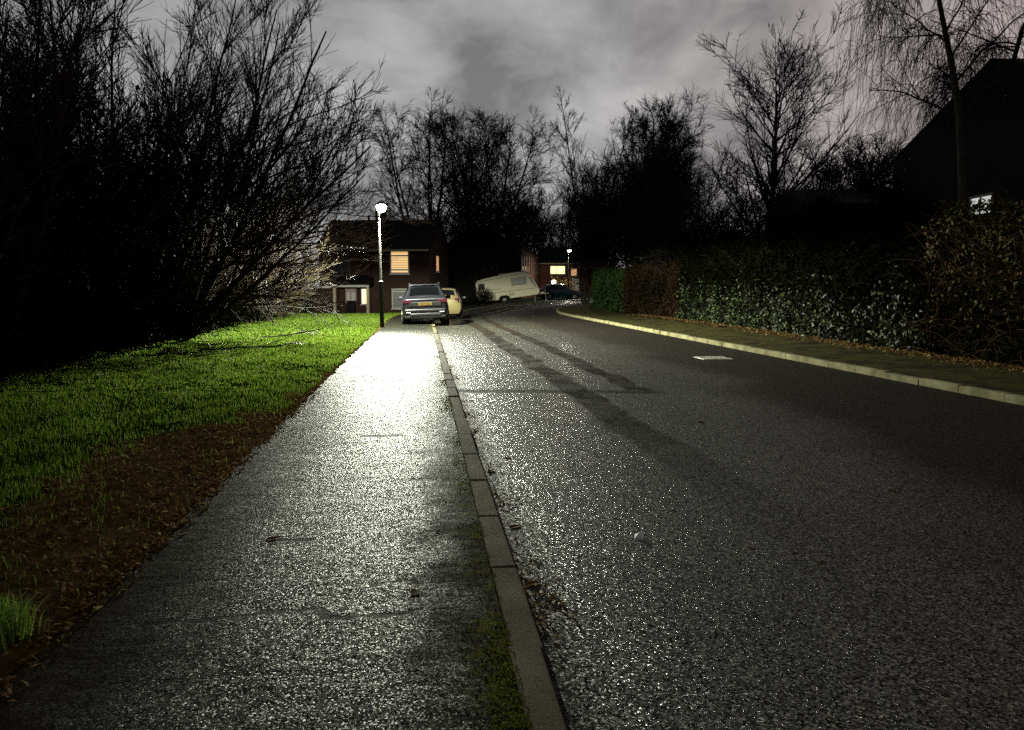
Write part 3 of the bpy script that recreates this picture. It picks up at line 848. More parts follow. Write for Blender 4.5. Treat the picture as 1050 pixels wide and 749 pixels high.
T.build('birch_tree', (b0.x, b0.y), 'weeping birch with hanging twigs and pale mottled trunk behind the bramble hedge', None, ('birch_bark', 'twig'), 1)


# willow thicket on the left
def willow(seed, Ht, nst, loc, label, pull, splay=0.55, dens=1.0, mats=('bark', 'twig_red'), rmin=0.007, name='willow_tree', group='bare willows in the left thicket', upf=0.03, ivy=0):
    T = Tree(seed); rg = T.rng
    az = np.arange(nst) * 2 * PI / nst + rg.uniform(0, 0.8, nst); sp = splay * rg.uniform(0.3, 1.2, nst)
    dirs = np.stack([np.cos(az) * sp + pull[0], np.sin(az) * sp + pull[1], np.ones(nst)], 1)
    T.stems(np.stack([np.cos(az) * 0.35, np.sin(az) * 0.35, np.zeros(nst)], 1), dirs, Ht * rg.uniform(0.75, 1.05, nst), 0.075 * rg.uniform(0.7, 1.2, nst), 12, 0.02, 0.07, 0.16)
    T.sub(int(11 * dens), 0.12, 0.97, 36, 11, lambda t, L: Ht * 0.46 * (1.05 - 0.6 * t), 9, upf, 0.07, rr=0.55, rmin=0.014, end=0.25)
    T.sub(int(9 * dens), 0.1, 0.98, 27, 9, lambda t, L: L * (0.55 - 0.25 * t), 7, upf * 1.2, 0.06, rr=0.55, rmin=rmin * 1.3)
    T.sub(int(6 * dens), 0.1, 0.98, 27, 9, lambda t, L: L * (0.6 - 0.25 * t), 5, upf * 1.2, 0.07, rr=0.6, rmin=rmin)
    T.build(name, loc, label, group, mats, 1, cat='tree')
    if ivy: tree_ivy(T, [0, 1], ivy, 0.42, 0.11, 'ivy_dark', zmax=4.4, seed=seed)
    return T


willow(101, 8.6, 8, (-10.3, 23.5), 'bare willow leaning right with long branches reaching towards the lamp', (0.26, -0.1), 0.5, 1.15)
willow(102, 8.8, 8, (-9.9, 19.0), 'tall bare willow in the middle of the left thicket', (0.10, -0.05), 0.45, 1.1, ivy=8000)
willow(103, 7.6, 8, (-9.3, 15.5), 'bare reddish-twigged willow between the mid-thicket willow and the frame edge', (0.05, -0.05), 0.5, 1.1, ivy=7000)
willow(104, 7.4, 8, (-8.6, 12.3), 'nearest dark willow at the left end of the thicket', (-0.05, 0.0), 0.42, 1.1, ivy=6000)
willow(105, 8.2, 8, (-11.6, 28.5), 'bare willow at the far right end of the thicket behind the leaning one', (0.12, 0.0), 0.5, 1.05)
willow(106, 9.5, 7, (-14.5, 22.0), 'tall dark willow standing deep behind the front row of the thicket', (0.0, 0.0), 0.4, 1.0, ivy=9000)
willow(107, 9.0, 7, (-14.0, 17.0), 'bare willow at the back of the thicket behind the reddish one', (0.0, 0.0), 0.4, 1.0, ivy=9000)
T = Tree(120)
T.stems([(0, 0, 0), (0.1, -0.2, 0), (0.1, 0.2, 0), (0, 0.1, 0), (-0.2, 0, 0), (0.2, -0.3, 0)], [(0.75, -0.1, 1), (1.15, -0.25, 1), (0.50, 0.0, 1), (0.9, 0.25, 1), (0.2, 0, 1), (1.4, 0.0, 0.8)], [9.4, 7.8, 9.6, 7.6, 9.4, 7.0], [0.10, 0.09, 0.08, 0.08, 0.08, 0.07], 12, 0.035, 0.05, 0.2)
T.sub(22, 0.2, 0.96, 38, 11, lambda t, L: 3.8 * (1.05 - 0.6 * t), 9, 0.05, 0.06, rr=0.55, rmin=0.014, end=0.25)
T.sub(9, 0.1, 0.98, 32, 9, lambda t, L: L * (0.55 - 0.25 * t), 7, 0.06, 0.07, rr=0.55, rmin=0.009)
T.sub(5, 0.1, 0.98, 28, 9, lambda t, L: L * (0.6 - 0.25 * t), 5, 0.06, 0.06, rr=0.6, rmin=0.007)
T.build('willow_tree', (-9.3, 21.5), 'spreading willow whose long bare limbs arch rightwards over the lawn', 'bare willows in the left thicket', ('bark', 'twig_red'), 1)
T = willow(111, 4.0, 12, (px_x(280, 36), 36), 'olive wet-twigged shrub glinting in the lamp light beside the lawn end', (0.12, 0.0), 0.85, 0.9, ('twig_olive', 'twig_olive'), 0.008, 'garden_shrub', None, 0.02)
T.root['category'] = 'shrub'
T = willow(112, 4.6, 10, (px_x(262, 32), 32), 'darker tangled shrub just left of the glinting olive shrub', (0.1, 0.0), 0.7, 0.9, ('twig', 'twig_olive'), 0.008, 'garden_shrub', None, 0.02)
T.root['category'] = 'shrub'

# undergrowth mass below the willows
ru = np.random.default_rng(77)
path = catmull([(-7.6, 9.5), (-8.3, 13), (-9.0, 17), (-9.5, 21.5), (-10.2, 26), (-11.2, 31), (-12.2, 36)], 0.4)
mb = MB()
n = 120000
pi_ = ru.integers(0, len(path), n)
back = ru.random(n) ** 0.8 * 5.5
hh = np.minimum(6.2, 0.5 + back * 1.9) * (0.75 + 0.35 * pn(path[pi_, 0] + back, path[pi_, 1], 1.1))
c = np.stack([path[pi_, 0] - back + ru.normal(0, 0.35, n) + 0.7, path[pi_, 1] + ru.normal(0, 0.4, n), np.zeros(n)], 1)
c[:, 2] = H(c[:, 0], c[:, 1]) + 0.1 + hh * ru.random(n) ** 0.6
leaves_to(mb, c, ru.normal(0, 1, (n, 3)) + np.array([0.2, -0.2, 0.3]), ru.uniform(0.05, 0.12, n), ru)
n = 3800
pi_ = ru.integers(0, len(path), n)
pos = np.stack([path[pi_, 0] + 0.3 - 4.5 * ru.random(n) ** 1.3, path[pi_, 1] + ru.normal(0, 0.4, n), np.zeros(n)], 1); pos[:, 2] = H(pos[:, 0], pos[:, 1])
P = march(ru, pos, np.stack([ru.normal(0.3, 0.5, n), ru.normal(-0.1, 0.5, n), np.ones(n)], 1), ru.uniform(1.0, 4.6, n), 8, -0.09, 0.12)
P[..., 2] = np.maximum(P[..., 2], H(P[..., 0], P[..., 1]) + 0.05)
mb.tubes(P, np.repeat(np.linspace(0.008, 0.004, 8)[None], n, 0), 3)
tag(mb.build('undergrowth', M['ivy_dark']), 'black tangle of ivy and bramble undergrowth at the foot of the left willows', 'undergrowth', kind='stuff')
# sparse wet leaves at the lit front of it
mb = MB(); n = 1700
pi_ = ru.integers(8, len(path), n); bk = ru.random(n) * 2.2
c = np.stack([path[pi_, 0] + 0.9 - bk, path[pi_, 1] + ru.normal(0, 0.3, n), np.zeros(n)], 1)
c[:, 2] = H(c[:, 0], c[:, 1]) + 0.1 + ru.random(n) ** 1.2 * (0.4 + bk * 1.2)
leaves_to(mb, c, ru.normal(0, 1, (n, 3)) + np.array([0.4, 0.1, 0.4]), ru.uniform(0.04, 0.09, n), ru)
tag(mb.build('ivy_ground_cover', M['ivy']), 'glinting wet ivy leaves along the lawn edge of the thicket', 'ivy', kind='stuff')


# fallen branches on the grass
def fallen_branch(px, py, Ln, rz, seed, label):
    g = at(px, py, 10); k = 1.5 / (1.5 - g.z); x, y = g.x * k, 10 * k
    T = Tree(seed)
    T.stems([(0, 0, 0.05)], [(1, 0, 0.03)], [Ln], [0.02], 8, 0.0, 0.12, 0.3)
    T.sub(9, 0.1, 0.95, 38, 12, lambda t, L: L * 0.5, 6, 0.0, 0.15, rr=0.6, rmin=0.006)
    T.sub(4, 0.1, 0.95, 38, 12, lambda t, L: L * 0.5, 4, 0.0, 0.15, rr=0.6, rmin=0.005)
    mb_ = MB()
    for P, Rr in T.lv:
        P = P.copy(); P[..., 2] = np.abs(P[..., 2]) * 0.35 + 0.03
        mb_.tubes(P, Rr, 4)
    o = mb_.build('fallen_branch', M['twig_olive'], smooth_=True)
    o.location = (x, y, float(vz(x, y)) + 0.0); o.rotation_euler = (0, 0, rz)
    return tag(o, label, 'branch', 'fallen branches on the grass')


fallen_branch(205, 366, 2.2, 0.3, 201, 'long twiggy fallen branch lying on grass at the thicket edge')
fallen_branch(268, 352, 1.8, 0.9, 202, 'smaller fallen branch lying on the lawn nearer the lamp')
fallen_branch(150, 372, 1.6, -0.2, 203, 'dark fallen branch on grass at the shadowed foot of the willows')


# ------------------------------------------------------------------ hedges
def hedge(name, pts, depth, htf, label, leafmat, size, dens, seed, split=None, lowmat=None, corem='core', rough=0.14, nrm_jit=0.7, stems=None, cat='hedge', group=None, side=-1):
    """hedge with front face along pts (a polyline), body to its right (side=-1)"""
    rng = np.random.default_rng(seed)
    P = catmull(pts, 0.35); m = len(P)
    T = np.gradient(P, axis=0); T = unit(T); Nn = np.stack([-T[:, 1], T[:, 0]], 1) * -side    # outward (towards the road)
    s = np.linspace(0, 1, m); d = np.concatenate([[0], np.cumsum(np.linalg.norm(np.diff(P, axis=0), axis=1))]); Lt = d[-1]
    hts = np.array([htf(a) for a in s]) + (0.26 if lowmat else 0.10) * pn(d * 0.8, d * 0.3 + seed) + (0.13 if lowmat else 0.05) * pn(d * 2.7, d + seed)
    c0 = P[m // 2]; root = empty(name, (c0[0], c0[1], Hf(*c0)), label=label, cat=cat, group=group)
    org = np.array([c0[0], c0[1], Hf(*c0)])
    # core loft
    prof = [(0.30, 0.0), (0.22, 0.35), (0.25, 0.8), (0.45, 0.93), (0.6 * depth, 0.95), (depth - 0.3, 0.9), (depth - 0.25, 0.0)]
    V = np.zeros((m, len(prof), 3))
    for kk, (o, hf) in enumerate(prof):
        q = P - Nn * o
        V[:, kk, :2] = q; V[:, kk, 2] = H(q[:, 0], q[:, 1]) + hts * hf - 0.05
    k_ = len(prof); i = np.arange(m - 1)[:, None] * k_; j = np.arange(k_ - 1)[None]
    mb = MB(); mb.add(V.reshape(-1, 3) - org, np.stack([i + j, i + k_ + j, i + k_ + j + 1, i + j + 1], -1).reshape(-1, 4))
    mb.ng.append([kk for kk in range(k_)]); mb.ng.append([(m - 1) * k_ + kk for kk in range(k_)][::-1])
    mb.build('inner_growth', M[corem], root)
    # leaves over front, top and ends
    mb = MB()
    nF = int(dens * Lt * hts.mean()); nT = int(dens * Lt * depth * 0.55); nE = int(dens * depth * hts.mean() * 0.8)
    u = rng.random(nF) * (m - 1); v = rng.random(nF) ** 0.9
    pf = np.stack([np.interp(u, np.arange(m), P[:, 0]), np.interp(u, np.arange(m), P[:, 1])], 1); nf = unit(np.stack([np.interp(u, np.arange(m), Nn[:, 0]), np.interp(u, np.arange(m), Nn[:, 1])], 1))
    hv = np.interp(u, np.arange(m), hts); uu = np.interp(u, np.arange(m), d)
    bulge = rough * pn(uu * 1.3, v * 5 + seed) + 0.6 * rough * pn(uu * 4, v * 9)
    o = bulge - rng.random(nF) ** 1.5 * 0.32 - 0.25 * smooth((v - 0.85) / 0.15)
    q = pf + nf * o[:, None]
    C = np.concatenate([q, (H(q[:, 0], q[:, 1]) + v * hv + 0.03)[:, None]], 1); Nv = np.concatenate([nf, np.full((nF, 1), 0.25)], 1) + rng.normal(0, nrm_jit, (nF, 3))
    szs = rng.uniform(0.6, 1.3, nF) * size
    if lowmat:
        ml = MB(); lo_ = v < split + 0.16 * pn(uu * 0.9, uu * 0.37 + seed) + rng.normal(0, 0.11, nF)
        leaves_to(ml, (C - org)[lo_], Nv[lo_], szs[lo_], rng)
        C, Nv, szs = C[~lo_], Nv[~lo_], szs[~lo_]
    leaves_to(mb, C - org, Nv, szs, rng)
    u = rng.random(nT) * (m - 1); w = rng.random(nT) * depth
    pf = np.stack([np.interp(u, np.arange(m), P[:, 0]), np.interp(u, np.arange(m), P[:, 1])], 1); nf = unit(np.stack([np.interp(u, np.arange(m), Nn[:, 0]), np.interp(u, np.arange(m), Nn[:, 1])], 1))
    q = pf - nf * w[:, None]; hv = np.interp(u, np.arange(m), hts)
    C = np.concatenate([q, (H(q[:, 0], q[:, 1]) + hv * 0.97 + rng.normal(0, 0.07, nT) + 0.08 * pn(q[:, 0] * 2, q[:, 1] * 2))[:, None]], 1)
    leaves_to(mb, C - org, rng.normal(0, nrm_jit, (nT, 3)) + np.array([0, 0, 1.0]), rng.uniform(0.6, 1.3, nT) * size, rng)
    for e, sg in ((0, -1), (m - 1, 1)):
        w = rng.random(nE) * depth; v = rng.random(nE)
        q = P[e] - Nn[e] * w[:, None] + T[e] * sg * (0.10 - 0.25 * rng.random(nE))[:, None]
        C = np.concatenate([q, (H(q[:, 0], q[:, 1]) + v * hts[e])[:, None]], 1)
        leaves_to(mb, C - org, np.concatenate([np.repeat((T[e] * sg)[None], nE, 0), np.zeros((nE, 1))], 1) + rng.normal(0, nrm_jit, (nE, 3)), rng.uniform(0.6, 1.3, nE) * size, rng)
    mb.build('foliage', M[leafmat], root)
    if lowmat:
        ml.build('lower_foliage', M[lowmat], root)
    if stems:
        ns, smat, Ls, rad = stems
        u = rng.integers(0, m, ns)
        q = P[u] + Nn[u] * rng.uniform(-0.5, 0.0, ns)[:, None]
        pos = np.concatenate([q, (H(q[:, 0], q[:, 1]) + rng.random(ns) * hts[u] * 0.85)[:, None]], 1)
        dr = np.concatenate([Nn[u] * 0.35 + T[u] * rng.normal(0, 0.7, ns)[:, None], rng.uniform(0.5, 1.4, ns)[:, None]], 1)
        Pm = march(rng, pos, dr, rng.uniform(0.5, 1.0, ns) * Ls, 8, -0.16, 0.1)
        mb = MB(); mb.tubes(Pm - org, np.repeat(np.linspace(rad, rad * 0.5, 8)[None], ns, 0), 3)
        mb.build('stems', M[smat], root)['kind'] = 'stuff'
    return root


gH = 'hedges along the right footway'
hedge('privet_hedge', [(8.2, 55.6), (5.7, 53.2), (5.35, 51.0), (5.75, 48.2), (6.35, 45.6)], 1.6, lambda s: 2.55 - 0.1 * s, 'neatly rounded green hedge at the road bend, farthest along', 'privet', 0.085, 420, 301, group=gH, side=1)
hedge('beech_hedge', [(6.4, 45.2), (7.0, 42.2), (7.5, 39.0), (7.75, 37.0)], 1.6, lambda s: 2.75, 'clipped brown hedge of dead leaves between the green hedge and the ivy', 'beech', 0.085, 420, 302, group=gH, side=1)
hedge('ivy_hedge', [(7.75, 36.6), (8.25, 31), (8.55, 26), (8.75, 21), (8.95, 17.2)], 2.2, lambda s: 3.05 + 0.25 * math.sin(s * 5), 'long dark ivy hedge with glinting leaves beside the right footway', 'ivy_dark', 0.11, 260, 303, 0.42, 'ivy', group=gH, rough=0.22, nrm_jit=0.9, side=1, stems=(160, 'bark', 1.2, 0.006))  # upper leaves near-black: shade above the lamp's beam put into their colour
hedge('bramble_hedge', [(8.95, 16.9), (9.15, 14.2), (9.4, 11), (9.7, 7)], 2.2, lambda s: 3.1 + 0.2 * math.sin(s * 7 + 1), 'untidy bramble hedge with reddish stems at the right edge', 'bramble', 0.10, 260, 304, 0.42, 'ivy_dark', group=gH, rough=0.3, nrm_jit=0.9, side=1, stems=(900, 'bramble_stem', 1.5, 0.006))


# evergreens behind the hedge
def evergreen(px, Y, Ht, w, seed, label):
    rng = np.random.default_rng(seed); x = px_x(px, Y)
    root = empty('evergreen_shrub', (x, Y, Hf(x, Y)), label=label, cat='shrub', group='dark evergreen shrubs behind the right hedge')
    T = MB(); T.cyl((0, 0, 0), (0, 0, Ht * 0.8), 0.09, 7, 0.03); T.build('trunk', M['bark'], root)
    mb = MB(); n = 9000
    nb = 26; bc = np.stack([rng.normal(0, w * 0.28, nb), rng.normal(0, w * 0.28, nb), Ht * (0.12 + 0.75 * rng.random(nb))], 1)
    bc[:, :2] *= (1.15 - 0.75 * bc[:, 2:3] / Ht)
    br = rng.uniform(0.22, 0.42, nb) * w * (1.1 - 0.6 * bc[:, 2] / Ht)
    k_ = rng.integers(0, nb, n); dn = unit(rng.normal(0, 1, (n, 3)))
    c = bc[k_] + dn * br[k_][:, None] * rng.uniform(0.6, 1.08, (n, 1)); c[:, 2] = np.maximum(c[:, 2], 0.05)
    leaves_to(mb, c, dn + rng.normal(0, 0.5, (n, 3)), rng.uniform(0.08, 0.16, n), rng)
    mb.build('foliage', M['ivy_dark'], root)


evergreen(820, 33, 6.0, 3.6, 401, 'rounded dark evergreen standing right of the straight dark trunk')
evergreen(862, 29, 5.2, 3.6, 402, 'low dark evergreen between the rounded one and the garage roof')
evergreen(925, 26, 5.6, 3.0, 403, 'dark evergreen beside the weeping birch trunk')
evergreen(740, 37, 4.6, 3.8, 404, 'dark evergreen left of the straight dark trunk above the ivy hedge')
evergreen(700, 41, 4.8, 3.8, 405, 'dark evergreen behind the right end of the brown hedge')
evergreen(608, 92, 5.5, 5.0, 407, 'dark evergreen just left of the tiny distant lamp')
evergreen(655, 58, 5.6, 4.4, 406, 'farthest dark evergreen behind the green hedge end')


# ------------------------------------------------------------------ houses
def window(parent, x0, x1, z0, z1, y, pane, frame='white', bars_v=(), bars_h=(), face='front', fw=0.07, sill=True):
    """window on a wall plane; local coords. face front: plane y (looks -y). right: plane x=y (looks +x). left: looks -x"""
    def T(a, dd, z):   # a along wall, dd outward
        return {'front': (a, y - dd, z), 'right': (y + dd, a, z), 'left': (y - dd, a, z)}[face]

    def bx(mb, a0, a1, zz0, zz1, d0, d1):
        p, q = T(a0, d0, zz0), T(a1, d1, zz1)
        c = [(p[i] + q[i]) / 2 for i in range(3)]; s = [abs(q[i] - p[i]) for i in range(3)]
        mb.box(c, s)
    f = MB()
    bx(f, x0, x0 + fw, z0, z1, -0.05, 0.035); bx(f, x1 - fw, x1, z0, z1, -0.05, 0.035)
    bx(f, x0 + fw, x1 - fw, z1 - fw, z1, -0.05, 0.035); bx(f, x0 + fw, x1 - fw, z0, z0 + fw, -0.05, 0.035)
    for b in bars_v: bx(f, b - fw * 0.5, b + fw * 0.5, z0 + fw, z1 - fw, -0.05, 0.030)
    for b in bars_h: bx(f, x0 + fw, x1 - fw, b - fw * 0.5, b + fw * 0.5, -0.05, 0.025)
    fo = f.build('window', M[frame], parent)
    p = MB(); bx(p, x0 + fw * 0.8, x1 - fw * 0.8, z0 + fw * 0.8, z1 - fw * 0.8, -0.02, 0.008); p.build('pane', M[pane], fo)
    if sill:
        s = MB(); bx(s, x0 - 0.06, x1 + 0.06, z0 - 0.07, z0 - 0.003, 0.002, 0.10); s.build('sill', M[frame], fo)
    return fo


def roof_gable_x(parent, x0, x1, y0, y1, ze, zr, over=0.3, mat='tiles', name='roof'):
    """ridge along x"""
    ym = (y0 + y1) / 2; th = 0.14; k = (zr - ze) / (ym - y0)
    poly = [(y0 - over, ze - over * k), (ym, zr), (y1 + over, ze - over * k), (y1 + over, ze - over * k + th), (ym, zr + th), (y0 - over, ze - over * k + th)]
    return MB().prism(poly, 'x', x0 - 0.12, x1 + 0.12).build(name, M[mat], parent)


# --- left house (semi-detached pair)
ha = R_(8.5)
hx, hy = -6.2, 59.0
hz = Hf(-9, 60)
house = empty('brick_house', (hx, hy, hz), (0, 0, -ha), 'brick house with a lit upstairs window and porch behind the parked cars', 'house')
# local: x from -8.8 (left) to 0, front y=0, back y=6.2
EL, ER, RZ = 4.75 - hz, 4.52 - hz, 6.75 - hz
w1 = MB().prism([(0.0, -0.3), (6.2, -0.3), (6.2, ER), (3.1, RZ - 0.06), (0.0, ER)], 'x', -4.72, 0.0).build('wall', M['brick'], house)
w2 = MB().prism([(0.25, -0.3), (6.2, -0.3), (6.2, EL), (3.2, RZ - 0.06), (0.25, EL)], 'x', -8.8, -4.724).build('wall', M['brick'], house)
r1 = roof_gable_x(house, -4.6, 0.05, 0.0, 6.2, ER + 0.02, RZ)
r2 = roof_gable_x(house, -8.8, -4.86, 0.25, 6.2, EL + 0.02, RZ + 0.05)
ch = MB().box((-4.75, 3.2, RZ + 0.35), (0.75, 0.6, 1.1)).build('chimney', M['brick'], r2)
cp = MB()
for dx in (-0.2, 0.18): cp.cyl((-4.75 + dx, 3.2, RZ + 0.9), (-4.75 + dx, 3.2, RZ + 1.25), 0.11, 10, 0.09)
cp.build('chimney_pot', M['brick_red'], r2)
MB().cyl((-5.75, 3.2, RZ - 0.05), (-5.75, 3.2, RZ + 0.5), 0.1, 10).build('roof_vent', M['black'], r2)
MB().box((-2.3, -0.36, ER - 0.17), (4.7, 0.05, 0.13)).build('fascia', M['cream'], house)
MB().box((-6.8, -0.12, EL - 0.20), (4.1, 0.05, 0.15)).build('fascia', M['white'], house)
MB().cyl((-4.55, -0.05, 0), (-4.55, -0.05, ER - 0.2), 0.04, 8).build('drainpipe', M['black'], house)
window(house, -3.05, -1.55, 4.35 - hz - 1.75, 4.35 - hz, 0.0, 'lit_blind', 'white', (), (4.35 - hz - 1.45, 4.35 - hz - 0.40), fw=0.10)
window(house, -2.95, -0.95, 0.42, 1.95, 0.0, 'blind', 'white', (), (1.72,), fw=0.09)
window(house, 2.0, 2.9, 3.9 - hz - 1.1, 3.9 - hz + 0.15, 0.0, 'lit_dim', 'white', face='right', fw=0.06)
window(house, -7.6, -6.3, 2.9, 4.2, 0.25, 'pane_dark', 'grey_frame', (-6.95,), fw=0.06)
# porch across the left unit
MB().prism([(-1.25, 2.08), (0.247, 2.08), (0.247, 2.95), (-1.25, 2.22)], 'x', -7.15, -4.35).build('porch_roof', M['tiles'], house)
MB().box((-5.75, -1.30, 2.13), (2.9, 0.06, 0.16)).build('porch_fascia', M['white'], house)
for x_ in (-7.05, -4.45): MB().box((x_, -1.15, 1.02), (0.2, 0.16, 2.1)).build('porch_post', M['cream'], house)
MB().box((-8.0, -0.6, 0.95), (1.6, 1.6, 2.05)).build('side_extension', M['brick'], house)
MB().box((-8.0, -1.42, 2.06), (1.7, 0.06, 0.16)).build('fascia', M['white'], house)
dr = MB().box((-6.25, 0.19, 1.02), (0.86, 0.1, 2.0)).build('door', M['pink_door'], house, bevel=0.01)
dp = MB()
for zz in (0.55, 1.35):
    for xx_ in (-6.45, -6.05): dp.box((xx_, 0.135, zz), (0.26, 0.02, 0.62))
dp.build('door_panel', M['white'], dr)
MB().cyl((-5.92, 0.12, 1.05), (-5.92, 0.06, 1.05), 0.035, 10).build('handle', M['chrome'], dr)
window(house, -5.45, -4.85, 0.75, 1.95, 0.25, 'lit_warm', 'white', (-5.15,), fw=0.05)
# small dark bins by the porch
bx_ = MB().box((0, 0, 0.5), (0.55, 0.6, 0.9)).box((0, -0.02, 0.99), (0.6, 0.68, 0.07)).box((-0.2, 0.28, 0.12), (0.06, 0.14, 0.2)).box((0.2, 0.28, 0.12), (0.06, 0.14, 0.2))
bo = bx_.build('wheelie_bin', M['black'], bevel=0.03)
bp = house.matrix_basis @ Vector((-5.55, -1.6, 0.0)); bo.location = (bp.x, bp.y, hz); bo.rotation_euler = (0, 0, -ha)
tag(bo, 'dark wheelie bin standing in front of the lit porch', 'bin')
# warm light inside the porch comes from its window only

# --- dark gabled house with red terrace frontage behind the caravan
Yg = 74.0
gx0, gx1 = px_x(458, Yg), px_x(534, Yg)
gz = Hf(-2, Yg)
terr = empty('terraced_house', (gx1, Yg, gz), (0, 0, -R_(6.0)), 'dark gabled terrace with red brick front and tall windows behind the caravan', 'house')
Wd = gx1 - gx0; TL = 27.0
ez, az_ = 5.35 - gz, 7.35 - gz
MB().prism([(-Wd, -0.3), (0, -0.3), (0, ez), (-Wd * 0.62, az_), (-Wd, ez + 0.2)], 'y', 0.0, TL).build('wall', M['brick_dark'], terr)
MB().box((0.03, TL / 2, ez / 2), (0.05, TL - 0.02, ez - 0.1)).build('brick_front', M['brick_red'], terr)
th = 0.15
MB().prism([(0.3, ez - 0.1), (0.3, ez + 0.05), (-Wd * 0.62, az_ + th), (-Wd - 0.3, ez + 0.25), (-Wd - 0.3, ez + 0.1), (-Wd * 0.62, az_)], 'y', -0.25, TL + 0.2).build('roof', M['tiles'], terr)
for kq in range(9):
    a0 = 1.0 + kq * 2.9
    window(terr, a0, a0 + 1.2, ez - 2.2, ez - 0.35, 0.056, 'pane_dark', 'dull_frame', face='right', fw=0.10)
for kq in range(4):
    a0 = 2.0 + kq * 6.2
    window(terr, a0, a0 + 1.8, 0.9, 2.1, 0.056, 'pane_dark', 'dull_frame', face='right', fw=0.10)

# --- small house with yellow window at the end
Yh = 97.0
sx0, sx1 = px_x(553, Yh), px_x(622, Yh); sz = Hf(7, Yh)
sh = empty('brick_house', (sx0, Yh, sz), (0, 0, 0), 'far small brick house with a bright yellow window at the road end', 'house')
Ws = sx1 - sx0; e3 = 4.75 - sz
MB().prism([(0, -0.3), (6, -0.3), (6, e3), (3, e3 + 1.7), (0, e3)], 'x', 0, Ws).build('wall', M['brick_red'], sh)
roof_gable_x(sh, 0, Ws, 0, 6, e3 + 0.02, e3 + 1.75, 0.3)
MB().box((Ws / 2, -0.36, e3 - 0.2), (Ws, 0.05, 0.16)).build('fascia', M['cream'], sh)
xw = px_x(571.5, Yh) - sx0
window(sh, xw - 0.95, xw + 0.95, 3.35 - sz - 0.62 + 0.5, 3.35 - sz + 0.45 + 0.5, 0.0, 'lit_yellow', 'grey_frame', (xw - 0.1,), fw=0.07)
window(sh, xw + 1.6, xw + 2.4, 3.0 - sz, 4.0 - sz, 0.0, 'lit_dim', 'grey_frame', fw=0.07)
MB().box((xw + 2.2, -0.02, 1.0), (0.9, 0.06, 2.0)).build('door', M['white'], sh)

# porch lamp whose glare shows above the teal car
pl_ = at(568, 289.5, 88)
lampo = empty('garden_lamp', (pl_.x, 88, Hf(pl_.x, 88)), label='bright warm garden lamp on a post behind the teal car', cat='lamp')
zt = pl_.z - Hf(pl_.x, 88)
MB().cyl((0, 0, 0), (0, 0, zt - 0.2), 0.05, 8).build('post', M['black'], lampo)
MB().lathe([(0.0, -0.25), (0.16, -0.22), (0.26, -0.08), (0.26, 0.08), (0.16, 0.22), (0, 0.25)], (0, 0, zt), 16).build('globe', M['lamp_warm'], lampo, smooth_=True)

# bush by the far lamp, amber lamplight put into its leaf colour
T = Tree(501); rg = T.rng
nst = 14; az2 = rg.uniform(0, 6.28, nst)
T.stems(np.zeros((nst, 3)), np.stack([np.cos(az2) * 0.6, np.sin(az2) * 0.6, np.ones(nst)], 1), rg.uniform(1.2, 2.2, nst), np.full(nst, 0.03), 6, 0, 0.1, 0.4)
T.sub(10, 0.2, 1, 40, 12, lambda t, L: L * 0.5, 5, 0, 0.12, rmin=0.012)
T.build('garden_shrub', (px_x(577, 86), 86), 'shrub with painted-in amber lamplight beside the glaring garden lamp', None, ('twig_olive', 'twig_olive'), 1, cat='shrub')
M['amber'] = leaf_mat('amber_lit_leaf', [(0.25, 0.14, 0.03), (0.4, 0.25, 0.05), (0.18, 0.12, 0.02)], 0.5)
tree_ivy(T, [1], 900, 0.12, 0.16, 'amber', 'foliage', seed=9)

# --- dark house on the right
Xg = 15.1
rh = empty('dark_house', (Xg, 25.4, Hf(Xg, 25)), (0, 0, 0), 'large black gabled house above the right hedge with a small white window', 'house')
HW, er, ar = 6.1, 6.45, 8.55
MB().prism([(-HW, -0.3), (HW, -0.3), (HW, er), (0, ar), (-HW, er)], 'x', 0, 16).build('wall', M['black_wall'], rh)
roof_gable_x(rh, 0.1, 16, -HW, HW, er + 0.02, ar + 0.02, 0.35)
window(rh, -0.55, 0.72, 3.35, 4.5, 0.0, 'lit_white', 'grey_frame', (0.12,), face='left', fw=0.08)
# low garage left of it
gr = empty('garage', (12.6, 33.0, 0), (0, 0, 0), 'low dark garage roof behind the hedge left of the black house', 'garage')
MB().box((3, 2.5, 2.35), (6.4, 5, 4.9)).build('wall', M['black_wall'], gr)
MB().prism([(-0.3, 4.75), (5.3, 4.75), (5.3, 5.0), (2.5, 5.9), (-0.3, 5.0)], 'x', -0.4, 6.5).build('roof', M['black_wall'], gr)
MB().box((-0.22, 2.5, 1.2), (0.06, 2.4, 2.1)).build('door', M['grey_frame'], gr)


